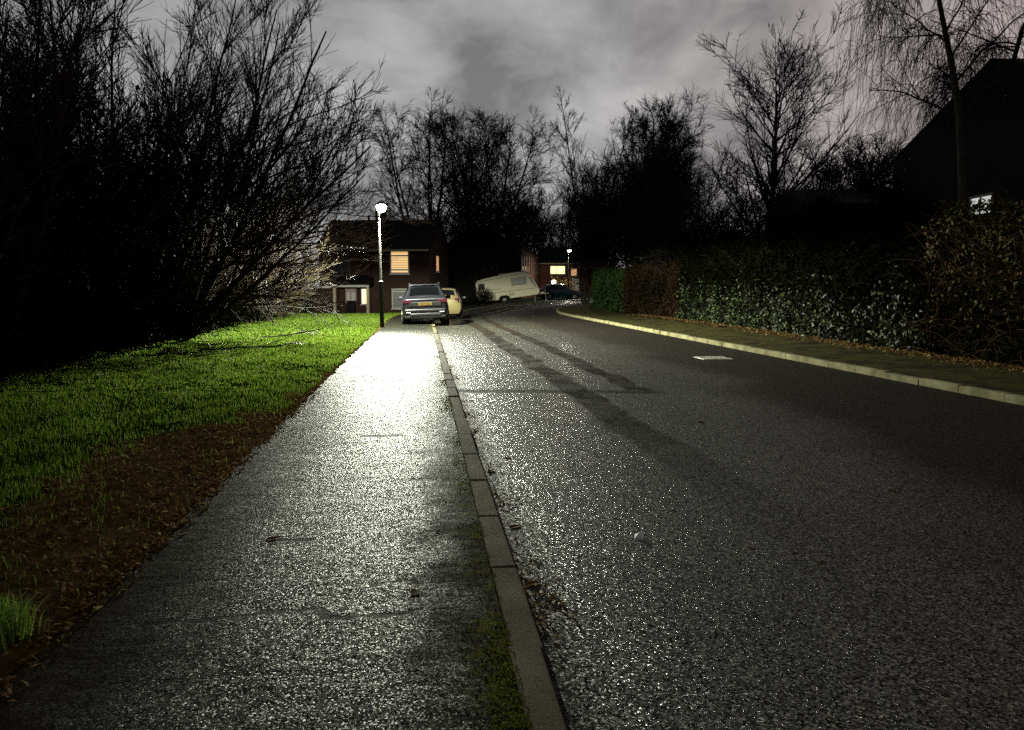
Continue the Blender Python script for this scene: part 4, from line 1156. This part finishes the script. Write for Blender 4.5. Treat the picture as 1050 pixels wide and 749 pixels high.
# ------------------------------------------------------------------ street lamps
def street_lamp(base, top, label, lensm, R=0.2, group='street lamps'):
    z0 = Hf(base[0], base[1]) + PAV - 0.03
    root = empty('street_lamp', (base[0], base[1], z0), label=label, cat='street lamp', group=group)
    tx, ty, tz = top[0] - base[0], top[1] - base[1], top[2] - z0
    v = Vector((tx, ty, tz))
    pt = lambda f: tuple(v * f)
    lo = MB(); lo.cyl((0, 0, -0.2), pt(0.38), 0.08, 16); lo.build('pole_base', M['pole_dark'], root, sharp=40)
    dd = MB().box((0, -0.083, 0.75), (0.10, 0.02, 0.5)).build('access_door', M['pole_dark'], root)
    up = MB()
    P = np.array([pt(0.375), pt(0.385), pt(0.39), pt(0.97)]); up.tubes(P, np.array([0.079, 0.079, 0.05, 0.042]), 14); up.build('pole', M['steel'], root, sharp=40)
    hd = MB(); c = Vector(pt(0.985)) + Vector((0.10, 0, 0.05))
    hd.lathe([(0.0, 0.17), (0.08, 0.165), (R * 0.8, 0.115), (R * 0.92, 0.08), (R * 0.92, 0.05), (0.05, 0.05)], c, 20)
    hd.cyl(pt(0.95), tuple(c + Vector((-0.06, 0, 0.1))), 0.03, 8)
    ho = hd.build('lantern', M['lantern'], root, sharp=40)
    ln = MB(); ln.lathe([(R * 0.86, 0.048), (R * 1.0, -0.02), (R * 0.97, -0.09), (R * 0.75, -0.17), (R * 0.4, -0.22), (0.0, -0.235)], c, 20)
    ln.build('lens', M[lensm], ho, smooth_=True)
    return root, Vector((base[0], base[1], z0)) + c


lb = at(392, 337, 28.8)
lb = Vector((lb.x, 28.8, 0)); lt = at(388, 211, 28.8)
lamp1, lc1 = street_lamp((lb.x, lb.y), (lt.x, lb.y, lt.z), 'tall lit street lamp standing at the footway edge beside the grey car', 'lamp_lens', 0.18)
ft = at(582.5, 256.5, 84)
lamp2, lc2 = street_lamp((ft.x + 0.1, 84), (ft.x, 84, ft.z), 'small far lit street lamp in front of the yellow-windowed house', 'lamp_far', 0.26)
f3 = at(612.5, 276.5, 112)
lamp3, lc3 = street_lamp((f3.x, 112), (f3.x, 112, f3.z), 'tiny distant white lamp glimpsed above the green hedge end', 'lamp_far', 0.30)


def point(name, loc, W, col, rad, cut=False):
    l = bpy.data.lights.new(name, 'SPOT' if cut else 'POINT')
    if cut:      # the lantern's optics throw the light down
        l.spot_size = R_(178); l.spot_blend = 0.09
    l.energy = W; l.color = col; l.shadow_soft_size = rad
    if cut:      # street optics: most light thrown far along the road, least straight down
        l.use_nodes = True; q = l.node_tree; em = q.nodes['Emission']
        ge = q.nodes.new('ShaderNodeNewGeometry'); sp_ = q.nodes.new('ShaderNodeSeparateXYZ'); q.links.new(ge.outputs['Incoming'], sp_.inputs[0])
        ab = q.nodes.new('ShaderNodeMath'); ab.operation = 'ABSOLUTE'; q.links.new(sp_.outputs[2], ab.inputs[0])
        mr = q.nodes.new('ShaderNodeValToRGB'); q.links.new(ab.outputs[0], mr.inputs[0])
        el_ = mr.color_ramp.elements; el_[0].position = 0.07; el_[0].color = (0.85,) * 3 + (1,); el_[1].position = 0.9; el_[1].color = (0.22,) * 3 + (1,)
        for pp, vv in ((0.13, 0.55), (0.17, 0.72), (0.28, 1.0), (0.5, 0.62)):
            e_ = el_.new(pp); e_.color = (vv, vv, vv, 1)
        q.links.new(mr.outputs[0], em.inputs['Strength'])
    o = bpy.data.objects.new(name, l); COL.objects.link(o); o.location = loc
    return o


LAMP_W = 28000
sl = point('street_lamp_light', lc1 + Vector((0, 0, -0.44)), LAMP_W, (0.98, 1.0, 0.80), 0.16, True)
point('far_street_lamp_light', lc2 + Vector((0, 0, -0.5)), 1600, (1.0, 0.95, 0.78), 0.16, True)
point('garden_lamp_light', (pl_.x, 87.6, pl_.z + 0.1), 70, (1.0, 0.74, 0.38), 0.15)


# ------------------------------------------------------------------ cars
def car(name, label, loc, heading, roll, paint, st, glass_side, glass_rear, glass_front, wheels, group='parked cars', wr=0.34):
    """st: stations (y, zb, hs, zm, hm, zbelt, hb, zroof, hr). y forward."""
    root = empty(name, loc, (0, roll, heading), label, 'car', group)
    rings = []
    for (y, zb, hs, zm, hm, zbl, hb, zr, hr) in st:
        half = [(0, zb), (hs * 0.9, zb), (hs, zb + 0.10), (hm, zm), (hb, zbl), (hr, zr - 0.05 * min(1, (zr - zbl) * 4)), (hr * 0.62, zr), (0, zr + 0.012)]
        ring = half + [(-a, b) for a, b in half[-2:0:-1]]
        rings.append([(a, y, b) for a, b in ring])
    Rg = np.array(rings); ns, nr = Rg.shape[:2]
    i = np.arange(ns - 1)[:, None] * nr; j = np.arange(nr)[None]; j2 = (j + 1) % nr
    mb = MB(); mb.add(Rg.reshape(-1, 3), np.stack([i + j, i + j2, i + nr + j2, i + nr + j], -1).reshape(-1, 4))
    mb.ng.append(list(range(nr))[::-1]); mb.ng.append([(ns - 1) * nr + q for q in range(nr)])
    mb.build('body', M[paint], root, sharp=38)

    def patch(nm, s0, s1, js, inset=0.12):
        m2 = MB()
        for jj in js:
            pass
        j0, j1 = js[0], js[-1] + 1
        a, b, c, d = [Rg[s0, j0 % nr], Rg[s0, j1 % nr], Rg[s1, j1 % nr], Rg[s1, j0 % nr]]
        G = np.zeros((5, 5, 3)); ncells = (s1 - s0); ii = np.linspace(inset, 1 - inset, 5)

        def samp(fu, fv):
            x = s0 + fu * (s1 - s0); yv = j0 + fv * (j1 - j0)
            x0 = min(int(x), s1 - 1); y0 = min(int(yv), j1 - 1); fx, fy = x - x0, yv - y0
            p = lambda p_, q_: Rg[p_, q_ % nr]
            return (p(x0, y0) * (1 - fx) + p(x0 + 1, y0) * fx) * (1 - fy) + (p(x0, y0 + 1) * (1 - fx) + p(x0 + 1, y0 + 1) * fx) * fy
        nn = unit(np.cross(c - a, d - b))
        cen = (a + b + c + d) / 4 - np.array([0, (st[0][0] + st[-1][0]) / 2, 0.9])
        if np.dot(nn, cen) < 0: nn = -nn
        for q in range(5):
            for r in range(5): G[q, r] = samp(ii[q], 0.08 + 0.84 * r / 4) + nn * 0.008
        a_ = np.arange(4)[:, None] * 5; b_ = np.arange(4)[None]
        m2.add(G.reshape(-1, 3), np.stack([a_ + b_, a_ + b_ + 1, a_ + 6 + b_, a_ + 5 + b_], -1).reshape(-1, 4))
        return m2.build(nm, M['glass'], root, smooth_=True)
    for (s0, s1) in glass_side:
        patch('side_window', s0, s1, [4], 0.05); patch('side_window', s0, s1, [nr - 5], 0.05)
    patch('rear_window', glass_rear[0], glass_rear[1], [5, 6, 7, 8], 0.12)
    patch('windscreen', glass_front[0], glass_front[1], [5, 6, 7, 8], 0.06)
    for (yw, hw) in wheels:
        for sd in (-1, 1):
            w = MB()
            x0 = sd * (hw - 0.21)
            w.lathe([(wr * 0.62, x0 - 0.0), (wr * 0.97, x0), (wr, x0 + sd * 0.03), (wr, x0 + sd * 0.19), (wr * 0.97, x0 + sd * 0.22), (wr * 0.64, x0 + sd * 0.22)], (0, yw, wr), 24, 'x')
            wo = w.build('wheel', M['rubber'], root, sharp=50)
            rm = MB(); rm.lathe([(wr * 0.66, x0 + sd * 0.215), (wr * 0.6, x0 + sd * 0.19), (wr * 0.18, x0 + sd * 0.205), (0.0, x0 + sd * 0.215)], (0, yw, wr), 24, 'x')
            for s5 in range(5):
                an = s5 * 2 * PI / 5
                rm.cyl((x0 + sd * 0.215, yw, wr), (x0 + sd * 0.215, yw + math.cos(an) * wr * 0.62, wr + math.sin(an) * wr * 0.62), 0.028, 6)
            rm.build('rim', M['alloy'], wo, sharp=40)
            ac = MB(); ac.lathe([(wr * 1.13, sd * (hw - 0.30)), (wr * 1.13, sd * (hw + 0.008)), (wr * 1.03, sd * (hw + 0.008)), (wr * 1.03, sd * (hw - 0.30))], (0, yw, wr), 28, 'x')
            ac.build('wheel_arch', M['black'], root, sharp=40)
    return root, Rg


# grey SUV
Ls = 4.4
SUV = [(-2.20, 0.42, 0.72, 0.66, 0.80, 0.95, 0.76, 1.02, 0.70),
       (-2.12, 0.30, 0.84, 0.66, 0.90, 0.98, 0.85, 1.06, 0.72),
       (-1.98, 0.26, 0.89, 0.70, 0.93, 1.02, 0.87, 1.13, 0.70),
       (-1.62, 0.24, 0.90, 0.72, 0.935, 1.04, 0.88, 1.56, 0.62),
       (-1.35, 0.24, 0.90, 0.72, 0.935, 1.03, 0.885, 1.61, 0.64),
       (-0.4, 0.24, 0.90, 0.72, 0.93, 0.99, 0.885, 1.645, 0.66),
       (0.35, 0.24, 0.90, 0.72, 0.93, 0.97, 0.885, 1.62, 0.66),
       (1.05, 0.24, 0.90, 0.70, 0.93, 0.97, 0.87, 1.09, 0.72),
       (1.75, 0.26, 0.87, 0.66, 0.91, 0.90, 0.82, 0.99, 0.68),
       (2.10, 0.30, 0.80, 0.60, 0.84, 0.78, 0.76, 0.85, 0.6),
       (2.22, 0.40, 0.66, 0.58, 0.70, 0.70, 0.66, 0.74, 0.5)]
rear = at(438, 335, 31.0)
hd_ = math.atan(0.114)
suv, RgS = car('parked_car', 'dark grey SUV seen from behind, parked half on the footway by the lamp', (px_x(438.5, 33.0) - 0.1, 33.2, 0.045), hd_, R_(-2.0), 'grey_paint', SUV, [(3, 4), (4, 5), (5, 6)], (2, 3), (6, 7), [(-1.35, 0.935), (1.32, 0.935)], wr=0.35)
# rear details
bm_ = MB().box((0, -2.19, 0.60), (1.60, 0.12, 0.10)).build('rear_bumper_strip', M['silver_trim'], suv, bevel=0.03)
MB().box((0, -2.17, 0.43), (1.25, 0.12, 0.12)).build('rear_diffuser', M['silver_trim'], suv, bevel=0.03)
MB().box((0, -2.13, 0.33), (1.62, 0.16, 0.12)).build('lower_bumper', M['black'], suv, bevel=0.03)
MB().box((0, -2.205, 0.84), (1.30, 0.05, 0.20)).build('tailgate_panel', M['black'], suv, bevel=0.03)
MB().box((0, -2.17, 1.015), (1.52, 0.12, 0.075)).build('tailgate_trim', M['silver_trim'], suv, bevel=0.025)
for sd in (-1, 1):
    MB().box((sd * 0.70, -2.155, 0.955), (0.36, 0.16, 0.15)).build('tail_light', M['red_lens'], suv, bevel=0.03)
    MB().box((sd * 0.66, -2.20, 0.52), (0.18, 0.08, 0.035)).build('reflector', M['clear_lens'], suv, bevel=0.015)
    mi = MB().box((sd * 1.02, 0.72, 1.06), (0.20, 0.12, 0.16)).build('mirror', M['grey_paint'], suv, bevel=0.03)
    MB().cyl((sd * 0.60, -1.3, 1.66), (sd * 0.62, 0.2, 1.69), 0.022, 8).build('roof_rail', M['silver_trim'], suv)
pt_ = MB().box((0, -2.236, 0.85), (0.52, 0.015, 0.115)).build('number_plate', M['plate'], suv)
ct = MB()
for q, xx_ in enumerate((-0.20, -0.14, -0.08, -0.02, 0.07, 0.13, 0.19)): ct.box((xx_, -2.245, 0.85), (0.035, 0.006, 0.07))
ct.build('blurred_characters', M['black'], pt_)
MB().box((0, -1.60, 1.60), (1.16, 0.22, 0.04)).build('spoiler', M['grey_paint'], suv, bevel=0.015)
MB().cyl((-0.25, -2.05, 1.12), (0.28, -1.97, 1.16), 0.012, 6).build('rear_wiper', M['black'], suv)

# hatchback shape
HB = [(-1.98, 0.40, 0.62, 0.60, 0.70, 0.88, 0.68, 0.94, 0.6),
      (-1.90, 0.28, 0.78, 0.60, 0.83, 0.92, 0.77, 0.99, 0.64),
      (-1.70, 0.24, 0.82, 0.64, 0.86, 0.96, 0.80, 1.12, 0.62),
      (-1.32, 0.22, 0.83, 0.66, 0.865, 0.97, 0.81, 1.44, 0.56),
      (-0.95, 0.22, 0.83, 0.66, 0.865, 0.96, 0.815, 1.49, 0.58),
      (-0.2, 0.22, 0.83, 0.66, 0.86, 0.93, 0.815, 1.51, 0.60),
      (0.30, 0.22, 0.83, 0.66, 0.86, 0.91, 0.81, 1.47, 0.59),
      (1.00, 0.22, 0.82, 0.64, 0.86, 0.90, 0.79, 1.00, 0.66),
      (1.55, 0.24, 0.79, 0.60, 0.83, 0.82, 0.74, 0.89, 0.6),
      (1.88, 0.28, 0.72, 0.54, 0.76, 0.70, 0.68, 0.76, 0.52),
      (1.98, 0.38, 0.58, 0.52, 0.62, 0.62, 0.58, 0.66, 0.42)]


def hatch_details(rt, paint, lit=False):
    for sd in (-1, 1):
        MB().box((sd * 0.63, -1.90, 0.90), (0.22, 0.16, 0.24)).build('tail_light', M['red_lens'], rt, bevel=0.03)
        MB().box((sd * 0.60, 1.83, 0.68), (0.26, 0.18, 0.13)).build('headlight', M['clear_lens'], rt, bevel=0.03)
        MB().box((sd * 0.94, 0.62, 0.99), (0.18, 0.11, 0.14)).build('mirror', M['chrome' if lit else paint], rt, bevel=0.03)
        MB().box((sd * 0.872, -0.2, 0.82), (0.02, 0.18, 0.03)).build('door_handle', M['black'], rt)
    MB().box((0, -1.99, 0.58), (0.52, 0.02, 0.11)).build('number_plate', M['plate'], rt)
    MB().box((0, 2.0, 0.46), (0.9, 0.04, 0.12)).build('grille', M['black'], rt, bevel=0.01)


yc, _ = car('parked_car', 'yellow hatchback mostly hidden behind the dark grey SUV', (px_x(456.5, 38.9), 38.9, Hf(-3.4, 38.9) + 0.02), R_(3.0), R_(-1.0), 'yellow_paint', HB, [(3, 5), (5, 6)], (2, 3), (6, 7), [(-1.22, 0.865), (1.20, 0.865)], wr=0.31)
hatch_details(yc, 'yellow_paint', True)
cx_ = at(574, 300, 73.0)
tc, _ = car('parked_car', 'dark teal hatchback side-on in front of the caravan tow bar', (cx_.x, 73.0, 1.5 - 11.8 * 73 / 800), -R_(78), R_(0), 'teal_paint', HB, [(3, 5), (5, 6)], (2, 3), (6, 7), [(-1.22, 0.865), (1.20, 0.865)], wr=0.31)
hatch_details(tc, 'teal_paint')

# ------------------------------------------------------------------ caravan (side-on, nose raised)
Yc = 63.5
wpt = at(518, 311.3, Yc)
cv = empty('caravan', (wpt.x, Yc, wpt.z), (0, -R_(6.2), R_(2.0)), 'cream touring caravan parked nose-up on the bank across the road', 'caravan')
prof = [(-1.78, 0.30), (-2.02, 0.75), (-2.02, 1.9), (-1.86, 2.13), (-1.4, 2.24), (0.2, 2.46), (1.0, 2.52), (1.55, 2.48), (1.95, 2.28), (2.22, 1.85), (2.62, 0.95), (2.62, 0.62), (2.45, 0.45), (0.42, 0.36), (0.36, 0.55), (0.2, 0.66), (-0.2, 0.66), (-0.36, 0.55), (-0.42, 0.34)]
MB().prism(prof, 'y', 0.0, 2.05).build('body', M['caravan'], cv, bevel=0.05)
cv.scale = (1.10, 1.0, 0.96)
sk = MB()
for (x0, z0, x1, z1) in ((-2.0, 0.98, 2.58, 1.02), (-1.98, 1.22, -0.2, 1.24), (-1.9, 2.0, 1.2, 2.34)):
    a_ = math.atan2(z1 - z0, x1 - x0); Ln = math.hypot(x1 - x0, z1 - z0)
    sk.box((0, 0, 0), (Ln, 0.02, 0.045), M=Matrix.Translation(((x0 + x1) / 2, -0.008, (z0 + z1) / 2)) @ Matrix.Rotation(-a_, 4, 'Y'))
sk.build('trim_strip', M['caravan_trim'], cv)
for (x0, x1, z0, z1) in ((0.62, 1.72, 1.42, 2.05), (-1.86, -1.36, 1.32, 1.88)):
    f = MB().box(((x0 + x1) / 2, -0.012, (z0 + z1) / 2), (x1 - x0, 0.03, z1 - z0)).build('side_window', M['caravan_trim'], cv, bevel=0.012)
    MB().box(((x0 + x1) / 2, -0.03, (z0 + z1) / 2), (x1 - x0 - 0.12, 0.02, z1 - z0 - 0.12)).build('pane', M['caravan_pane' if x0 > 0 else 'pane_dark'], f)
fwn = MB().prism([(1.95, 2.06), (2.14, 1.72), (2.40, 1.10), (2.44, 1.13), (2.19, 1.78), (2.0, 2.12)], 'y', 0.18, 1.87).build('front_window', M['pane_dark'], cv)
dkp = MB().prism([(2.03, 2.02), (2.42, 1.14), (2.30, 1.12), (1.93, 1.98)], 'y', -0.012, 0.003).build('corner_panel', M['caravan_trim'], cv)
for x0 in (0.55, -1.1): MB().box((x0, -0.012, 0.72), (0.42, 0.02, 0.28)).build('locker_hatch', M['cream'], cv)
MB().box((-1.96, 0.12, 0.55), (0.08, 0.14, 0.3)).build('tail_light', M['red_lens'], cv)
MB().box((0.0, 1.0, 2.49), (0.5, 0.5, 0.10), 0.0).build('roof_vent', M['caravan_trim'], cv)
for y_ in (0.10, 1.75):
    w = MB(); w.lathe([(0.17, y_), (0.30, y_ + 0.0), (0.31, y_ + 0.03), (0.31, y_ + 0.17), (0.29, y_ + 0.2), (0.17, y_ + 0.2)], (0, 0, 0.31), 22, 'y'); wo = w.build('wheel', M['rubber'], cv, sharp=50)
    rm = MB(); rm.lathe([(0.18, y_ + 0.01), (0.15, y_ + 0.04), (0.07, y_ + 0.0), (0.0, y_ - 0.01)], (0, 0, 0.31), 22, 'y'); rm.build('rim', M['alloy'], wo, sharp=40)
tb = MB(); tb.cyl((2.4, 0.35, 0.48), (3.35, 1.0, 0.44), 0.04, 8); tb.cyl((2.4, 1.7, 0.48), (3.35, 1.05, 0.44), 0.04, 8); tb.box((2.75, 1.02, 0.55), (0.5, 0.7, 0.12)); tb.build('tow_bar', M['cream'], cv)
jw = MB(); jw.cyl((3.1, 1.02, 0.85), (3.1, 1.02, -0.12), 0.03, 8); jw.lathe([(0.04, -0.03), (0.11, -0.03), (0.11, 0.03), (0.04, 0.03)], (3.12, 1.02, -0.2), 14, 'y'); jw.build('jockey_wheel', M['steel'], cv)
st_ = MB()
for (x_, y_) in ((-1.6, 0.3), (-1.6, 1.75), (2.3, 0.3), (2.3, 1.75)): st_.cyl((x_, y_, 0.42), (x_ - 0.05, y_, 0.0 - (0.24 if x_ > 0 else -0.18)), 0.025, 6)
st_.build('corner_steady', M['steel'], cv)
# low dark bush left of the caravan
rb = np.random.default_rng(55); bx0 = px_x(495, 62); mb = MB(); n = 1500
dn = unit(rb.normal(0, 1, (n, 3))); dn[:, 2] = np.abs(dn[:, 2])
lob = np.array([(0, 0), (-0.5, 0.2), (0.35, 0.15)])[rb.integers(0, 3, n)]
c = np.stack([lob[:, 0], lob[:, 1], np.zeros(n)], 1) + dn * np.array([0.6, 0.6, 1.25]) * rb.uniform(0.7, 1.1, (n, 1))
leaves_to(mb, c, dn + rb.normal(0, 0.5, (n, 3)), rb.uniform(0.07, 0.13, n), rb)
bro = empty('garden_shrub', (bx0, 62, Hf(bx0, 62)), label='low dark bush against the rear end of the caravan', cat='shrub')
mb.build('foliage', M['ivy_dark'], bro)
smb = MB(); nn_ = 14
smb.tubes(march(rb, rb.normal(0, 0.15, (nn_, 3)) * np.array([1, 1, 0]), np.stack([rb.normal(0, 0.5, nn_), rb.normal(0, 0.5, nn_), np.ones(nn_)], 1), np.full(nn_, 1.1), 5, 0, 0.1), np.full((nn_, 5), 0.012), 4); smb.build('branches', M['bark'], bro)

# grass verge across the road
bk = resample(Ledge, 420)[150:330]
tag(strip('far_verge', offset(bk, 2.0), offset(bk, 9.0), 6, 0.06, M['ground']), kind='structure')

# ------------------------------------------------------------------ small things on the road
g = at(731, 369, 10); k = 1.5 / (1.5 - g.z); gx_, gy_ = g.x * k, 10 * k
dc = empty('drain_cover', (gx_, gy_, 0.030), (0, 0, 0.11), 'iron drain cover with painted-in glint set in the road near the right kerb', 'drain cover')
MB().box((0, 0, 0.0), (0.78, 0.78, 0.02)).build('frame', M['iron'], dc, bevel=0.004)
rr_ = MB()
for a in range(9):
    for b in range(9):
        rr_.box((-0.3 + a * 0.075, -0.3 + b * 0.075, 0.014), (0.052, 0.03, 0.010), 0.6 if (a + b) % 2 else -0.6)
rr_.build('tread_plate', M['iron'], dc); dc.scale = (0.82, 0.82, 1)


def road_z(x, y):
    u = (x - np.interp(y, A[:, 1][:120], A[:, 0][:120])) / 7.5
    return Hf(x, y) + 0.045 * math.sin(PI * min(1, max(0, u)))


rf = random.Random(9)
crm = MB()
crm.add([(-0.02, -0.014, 0), (0.018, -0.016, 0.004), (0.022, 0.012, 0.014), (-0.014, 0.02, 0.008), (0.002, 0.0, 0.02), (-0.006, -0.006, 0.012)], tris=[(0, 1, 4), (1, 2, 4), (2, 3, 4), (3, 0, 5), (5, 4, 3), (0, 4, 5)])
g = at(655, 554, 10); k = 1.5 / (1.5 - g.z)
crm.v = [q * 1.5 for q in crm.v]
po = crm.build('paper_scrap', M['paper']); po.location = (g.x * k, 10 * k, road_z(g.x * k, 10 * k) + 0.001)
tag(po, 'tiny crumpled white paper scrap on the wet road', 'litter')
leafspots = [((719, 437), 'yellowish leaf lying on the road in front of the drain cover', 0.11), ((914, 510), 'pale leaf lying alone on the right half of the road', 0.06), ((842, 582), 'pair-sized pale leaf on the road above the dark lower right', 0.05),
             ((815, 572), 'small brown leaf beside the pale leaf on the road', 0.04), ((770, 567), 'small dark leaf left of the paired road leaves', 0.04), ((528, 541), 'wet brown leaf in the gutter by the left kerb', 0.09),
             ((546, 600), 'dark wet leaf on the road close to the kerb', 0.09), ((520, 470), 'curled leaf in the gutter farther along the left kerb', 0.10), ((503, 484), 'brown leaf stuck against the left kerb face', 0.09),
             ((280, 552), 'small dark twig-like leaf on the footway middle', 0.08), ((425, 607), 'upright dark leaf stalk on the footway near the moss', 0.07), ((450, 545), 'small leaf at the mossy footway edge', 0.05)]
for (px, py), lab, sz_ in leafspots:
    g = at(px, py, 10); k = 1.5 / (1.5 - g.z); x, y = g.x * k, 10 * k
    onp = x < L0(y)
    if onp:
        k = (1.5 - PAV) / (1.5 - g.z); x, y = g.x * k, 10 * k
    z = PAV - 0.006 if onp else road_z(x, y)
    n6 = 9; pts = []
    for q in range(n6):
        f = q / (n6 - 1); wv = 0.30 * math.sin(PI * f ** 0.8) + 0.02
        pts.append((f - 0.5, wv, 0.10 * math.sin(3 * f) + 0.10)); pts.append((f - 0.5, 0, 0.02)); pts.append((f - 0.5, -wv, 0.13))
    V = np.array(pts) * sz_ * np.array([1, 1, 0.45]); qd = []
    for q in range(n6 - 1):
        for r in range(2): qd.append((q * 3 + r, q * 3 + r + 1, q * 3 + 4 + r, q * 3 + 3 + r))
    mb = MB(); mb.add(V, qd); lo = mb.build('fallen_leaf', M['litter']); lo.location = (x, y, z + 0.001); lo.rotation_euler = (rf.uniform(-0.03, 0.03), rf.uniform(-0.03, 0.03), rf.uniform(0, 6.28))
    tag(lo, lab, 'leaf', 'fallen leaves on the road and footway')

# moss cushions along the kerb back and gutter debris
rm_ = np.random.default_rng(91); n = 11000
s_ = rm_.random(n) ** 1.5 * 14 + 2.4
off = np.abs(rm_.normal(0, 0.075, n)) + 0.125
okm = (pn(s_ * 1.1, s_ * 0.3, 1.0) + rm_.normal(0, 0.35, n)) > 0.15
s_, off = s_[okm], off[okm]; n = len(s_)
mx = L0(s_) - off; mb = MB()
leaves_to(mb, np.stack([mx, s_, np.full(n, PAV + 0.004) + rm_.random(n) * 0.008], 1), rm_.normal(0, 0.8, (n, 3)) + np.array([0, 0, 0.8]), rm_.uniform(0.006, 0.016, n), rm_)
M['moss'] = leaf_mat('moss', [(0.12, 0.17, 0.01), (0.22, 0.27, 0.02), (0.16, 0.15, 0.03)], 0.7, 0.2, 0.3)
tag(mb.build('moss', M['moss']), 'yellow-green moss creeping along the back of the left kerb', 'moss', kind='stuff')
n = 2600; s_ = 2.5 + 16 * rm_.random(n) ** 1.4; off = np.abs(rm_.normal(0, 0.10, n)) + 0.01
okm = (pn(s_ * 1.7, s_ * 0.5 + 3, 1.0) + rm_.normal(0, 0.3, n)) > 0.35
s_, off = s_[okm], off[okm]; n = len(s_); mb = MB()
leaves_to(mb, np.stack([L0(s_) + off, s_, 0.006 + off * 0.02 + rm_.random(n) * 0.01], 1), rm_.normal(0, 0.6, (n, 3)) + np.array([0, 0, 0.8]), rm_.uniform(0.008, 0.035, n), rm_)
tag(mb.build('gutter_debris', M['litter']), 'wet grit and leaf fragments lying in the gutter along the left kerb', 'gutter debris', kind='stuff')

# leaves drifted against the hedge foot
rd = np.random.default_rng(131); n = 5200
hl = catmull([(7.0, 42.2), (7.75, 36.6), (8.25, 31), (8.55, 26), (8.75, 21), (8.95, 17), (9.15, 14), (9.5, 10)], 0.3)
q = hl[rd.integers(0, len(hl), n)] + np.stack([-np.abs(rd.normal(0, 0.4, n)) + 0.15, rd.normal(0, 0.25, n)], 1)
mb = MB(); leaves_to(mb, np.stack([q[:, 0], q[:, 1], H(q[:, 0], q[:, 1]) + PAV + rd.random(n) * 0.04], 1), rd.normal(0, 0.7, (n, 3)) + np.array([0, 0, 0.8]), rd.uniform(0.03, 0.09, n), rd)
tag(mb.build('hedge_foot_litter', M['litter']), 'dead leaves drifted along the foot of the right hedges', 'leaf litter', kind='stuff')

# ------------------------------------------------------------------ sky
w = bpy.data.worlds.new('World'); sc.world = w; w.use_nodes = True
nt = w.node_tree; N = nt.nodes; Lk_ = nt.links
bg = N['Background']


def wn(typ, **kw):
    nd = N.new(typ)
    for k, v in kw.items():
        if k.startswith('i_'): nd.inputs[int(k[2:]) if k[2:].isdigit() else k[2:]].default_value = v
        else: setattr(nd, k, v)
    return nd


tcw = wn('ShaderNodeTexCoord'); sep = wn('ShaderNodeSeparateXYZ'); Lk_.new(tcw.outputs['Generated'], sep.inputs[0])
den = wn('ShaderNodeMath', operation='ADD', i_1=0.42); Lk_.new(sep.outputs[2], den.inputs[0])
den2 = wn('ShaderNodeMath', operation='MAXIMUM', i_1=0.05); Lk_.new(den.outputs[0], den2.inputs[0])
cmb = wn('ShaderNodeCombineXYZ')
for i in (0, 1):
    dv = wn('ShaderNodeMath', operation='DIVIDE'); Lk_.new(sep.outputs[i], dv.inputs[0]); Lk_.new(den2.outputs[0], dv.inputs[1]); Lk_.new(dv.outputs[0], cmb.inputs[i])
n1 = wn('ShaderNodeTexNoise', i_Scale=3.8, i_Detail=8.0, i_Roughness=0.56, i_Distortion=0.4); Lk_.new(cmb.outputs[0], n1.inputs['Vector'])
rp = wn('ShaderNodeValToRGB'); Lk_.new(n1.outputs['Fac'], rp.inputs[0])
e = rp.color_ramp.elements
e[0].position = 0.33; e[0].color = (0.215, 0.215, 0.222, 1); e[1].position = 0.66; e[1].color = (0.56, 0.56, 0.555, 1)
el = e.new(0.5); el.color = (0.40, 0.40, 0.404, 1)
# slightly pink glow of town light low on the right
n2 = wn('ShaderNodeTexNoise', i_Scale=0.6, i_Detail=3.0); Lk_.new(cmb.outputs[0], n2.inputs['Vector'])
sx_ = wn('ShaderNodeMapRange', i_1=0.05, i_2=0.5, i_3=0.0, i_4=1.0); Lk_.new(sep.outputs[0], sx_.inputs[0])
mxn = wn('ShaderNodeMix', data_type='RGBA', blend_type='MULTIPLY'); Lk_.new(sx_.outputs[0], mxn.inputs[0]); Lk_.new(rp.outputs[0], mxn.inputs[6]); mxn.inputs[7].default_value = (1.0, 0.86, 0.83, 1)
# darker overhead
dz_ = wn('ShaderNodeMapRange', i_1=0.05, i_2=0.75, i_3=1.05, i_4=0.55); Lk_.new(sep.outputs[2], dz_.inputs[0])
bh = wn('ShaderNodeMapRange', i_1=-0.2, i_2=0.65, i_3=0.30, i_4=1.0); Lk_.new(sep.outputs[1], bh.inputs[0])   # town glow ahead; unseen sky behind dimmed so facing surfaces stay dark
st2 = wn('ShaderNodeMath', operation='MULTIPLY'); Lk_.new(dz_.outputs[0], st2.inputs[0]); Lk_.new(bh.outputs[0], st2.inputs[1])
Lk_.new(mxn.outputs[2], bg.inputs['Color']); Lk_.new(st2.outputs[0], bg.inputs['Strength'])

# ------------------------------------------------------------------ camera, render
cam = bpy.data.cameras.new('camera'); co = bpy.data.objects.new('camera', cam); COL.objects.link(co)
co.location = (0, 0, CAMH); co.rotation_euler = (PI / 2 - PITCH, 0, 0)
cam.sensor_width = 36; cam.lens = F / 1050 * 36; cam.clip_end = 4000; cam.clip_start = 0.05
sc.camera = co
vs = sc.view_settings
vs.view_transform = 'Standard'; vs.look = 'None'; vs.gamma = 1; vs.exposure = 0.0; vs.use_curve_mapping = False
sc.cycles.use_denoising = False
sc.cycles.caustics_reflective = False; sc.cycles.caustics_refractive = False
sc.cycles.max_bounces = 5; sc.cycles.diffuse_bounces = 2; sc.cycles.glossy_bounces = 3
sc.cycles.sample_clamp_indirect = 4.0
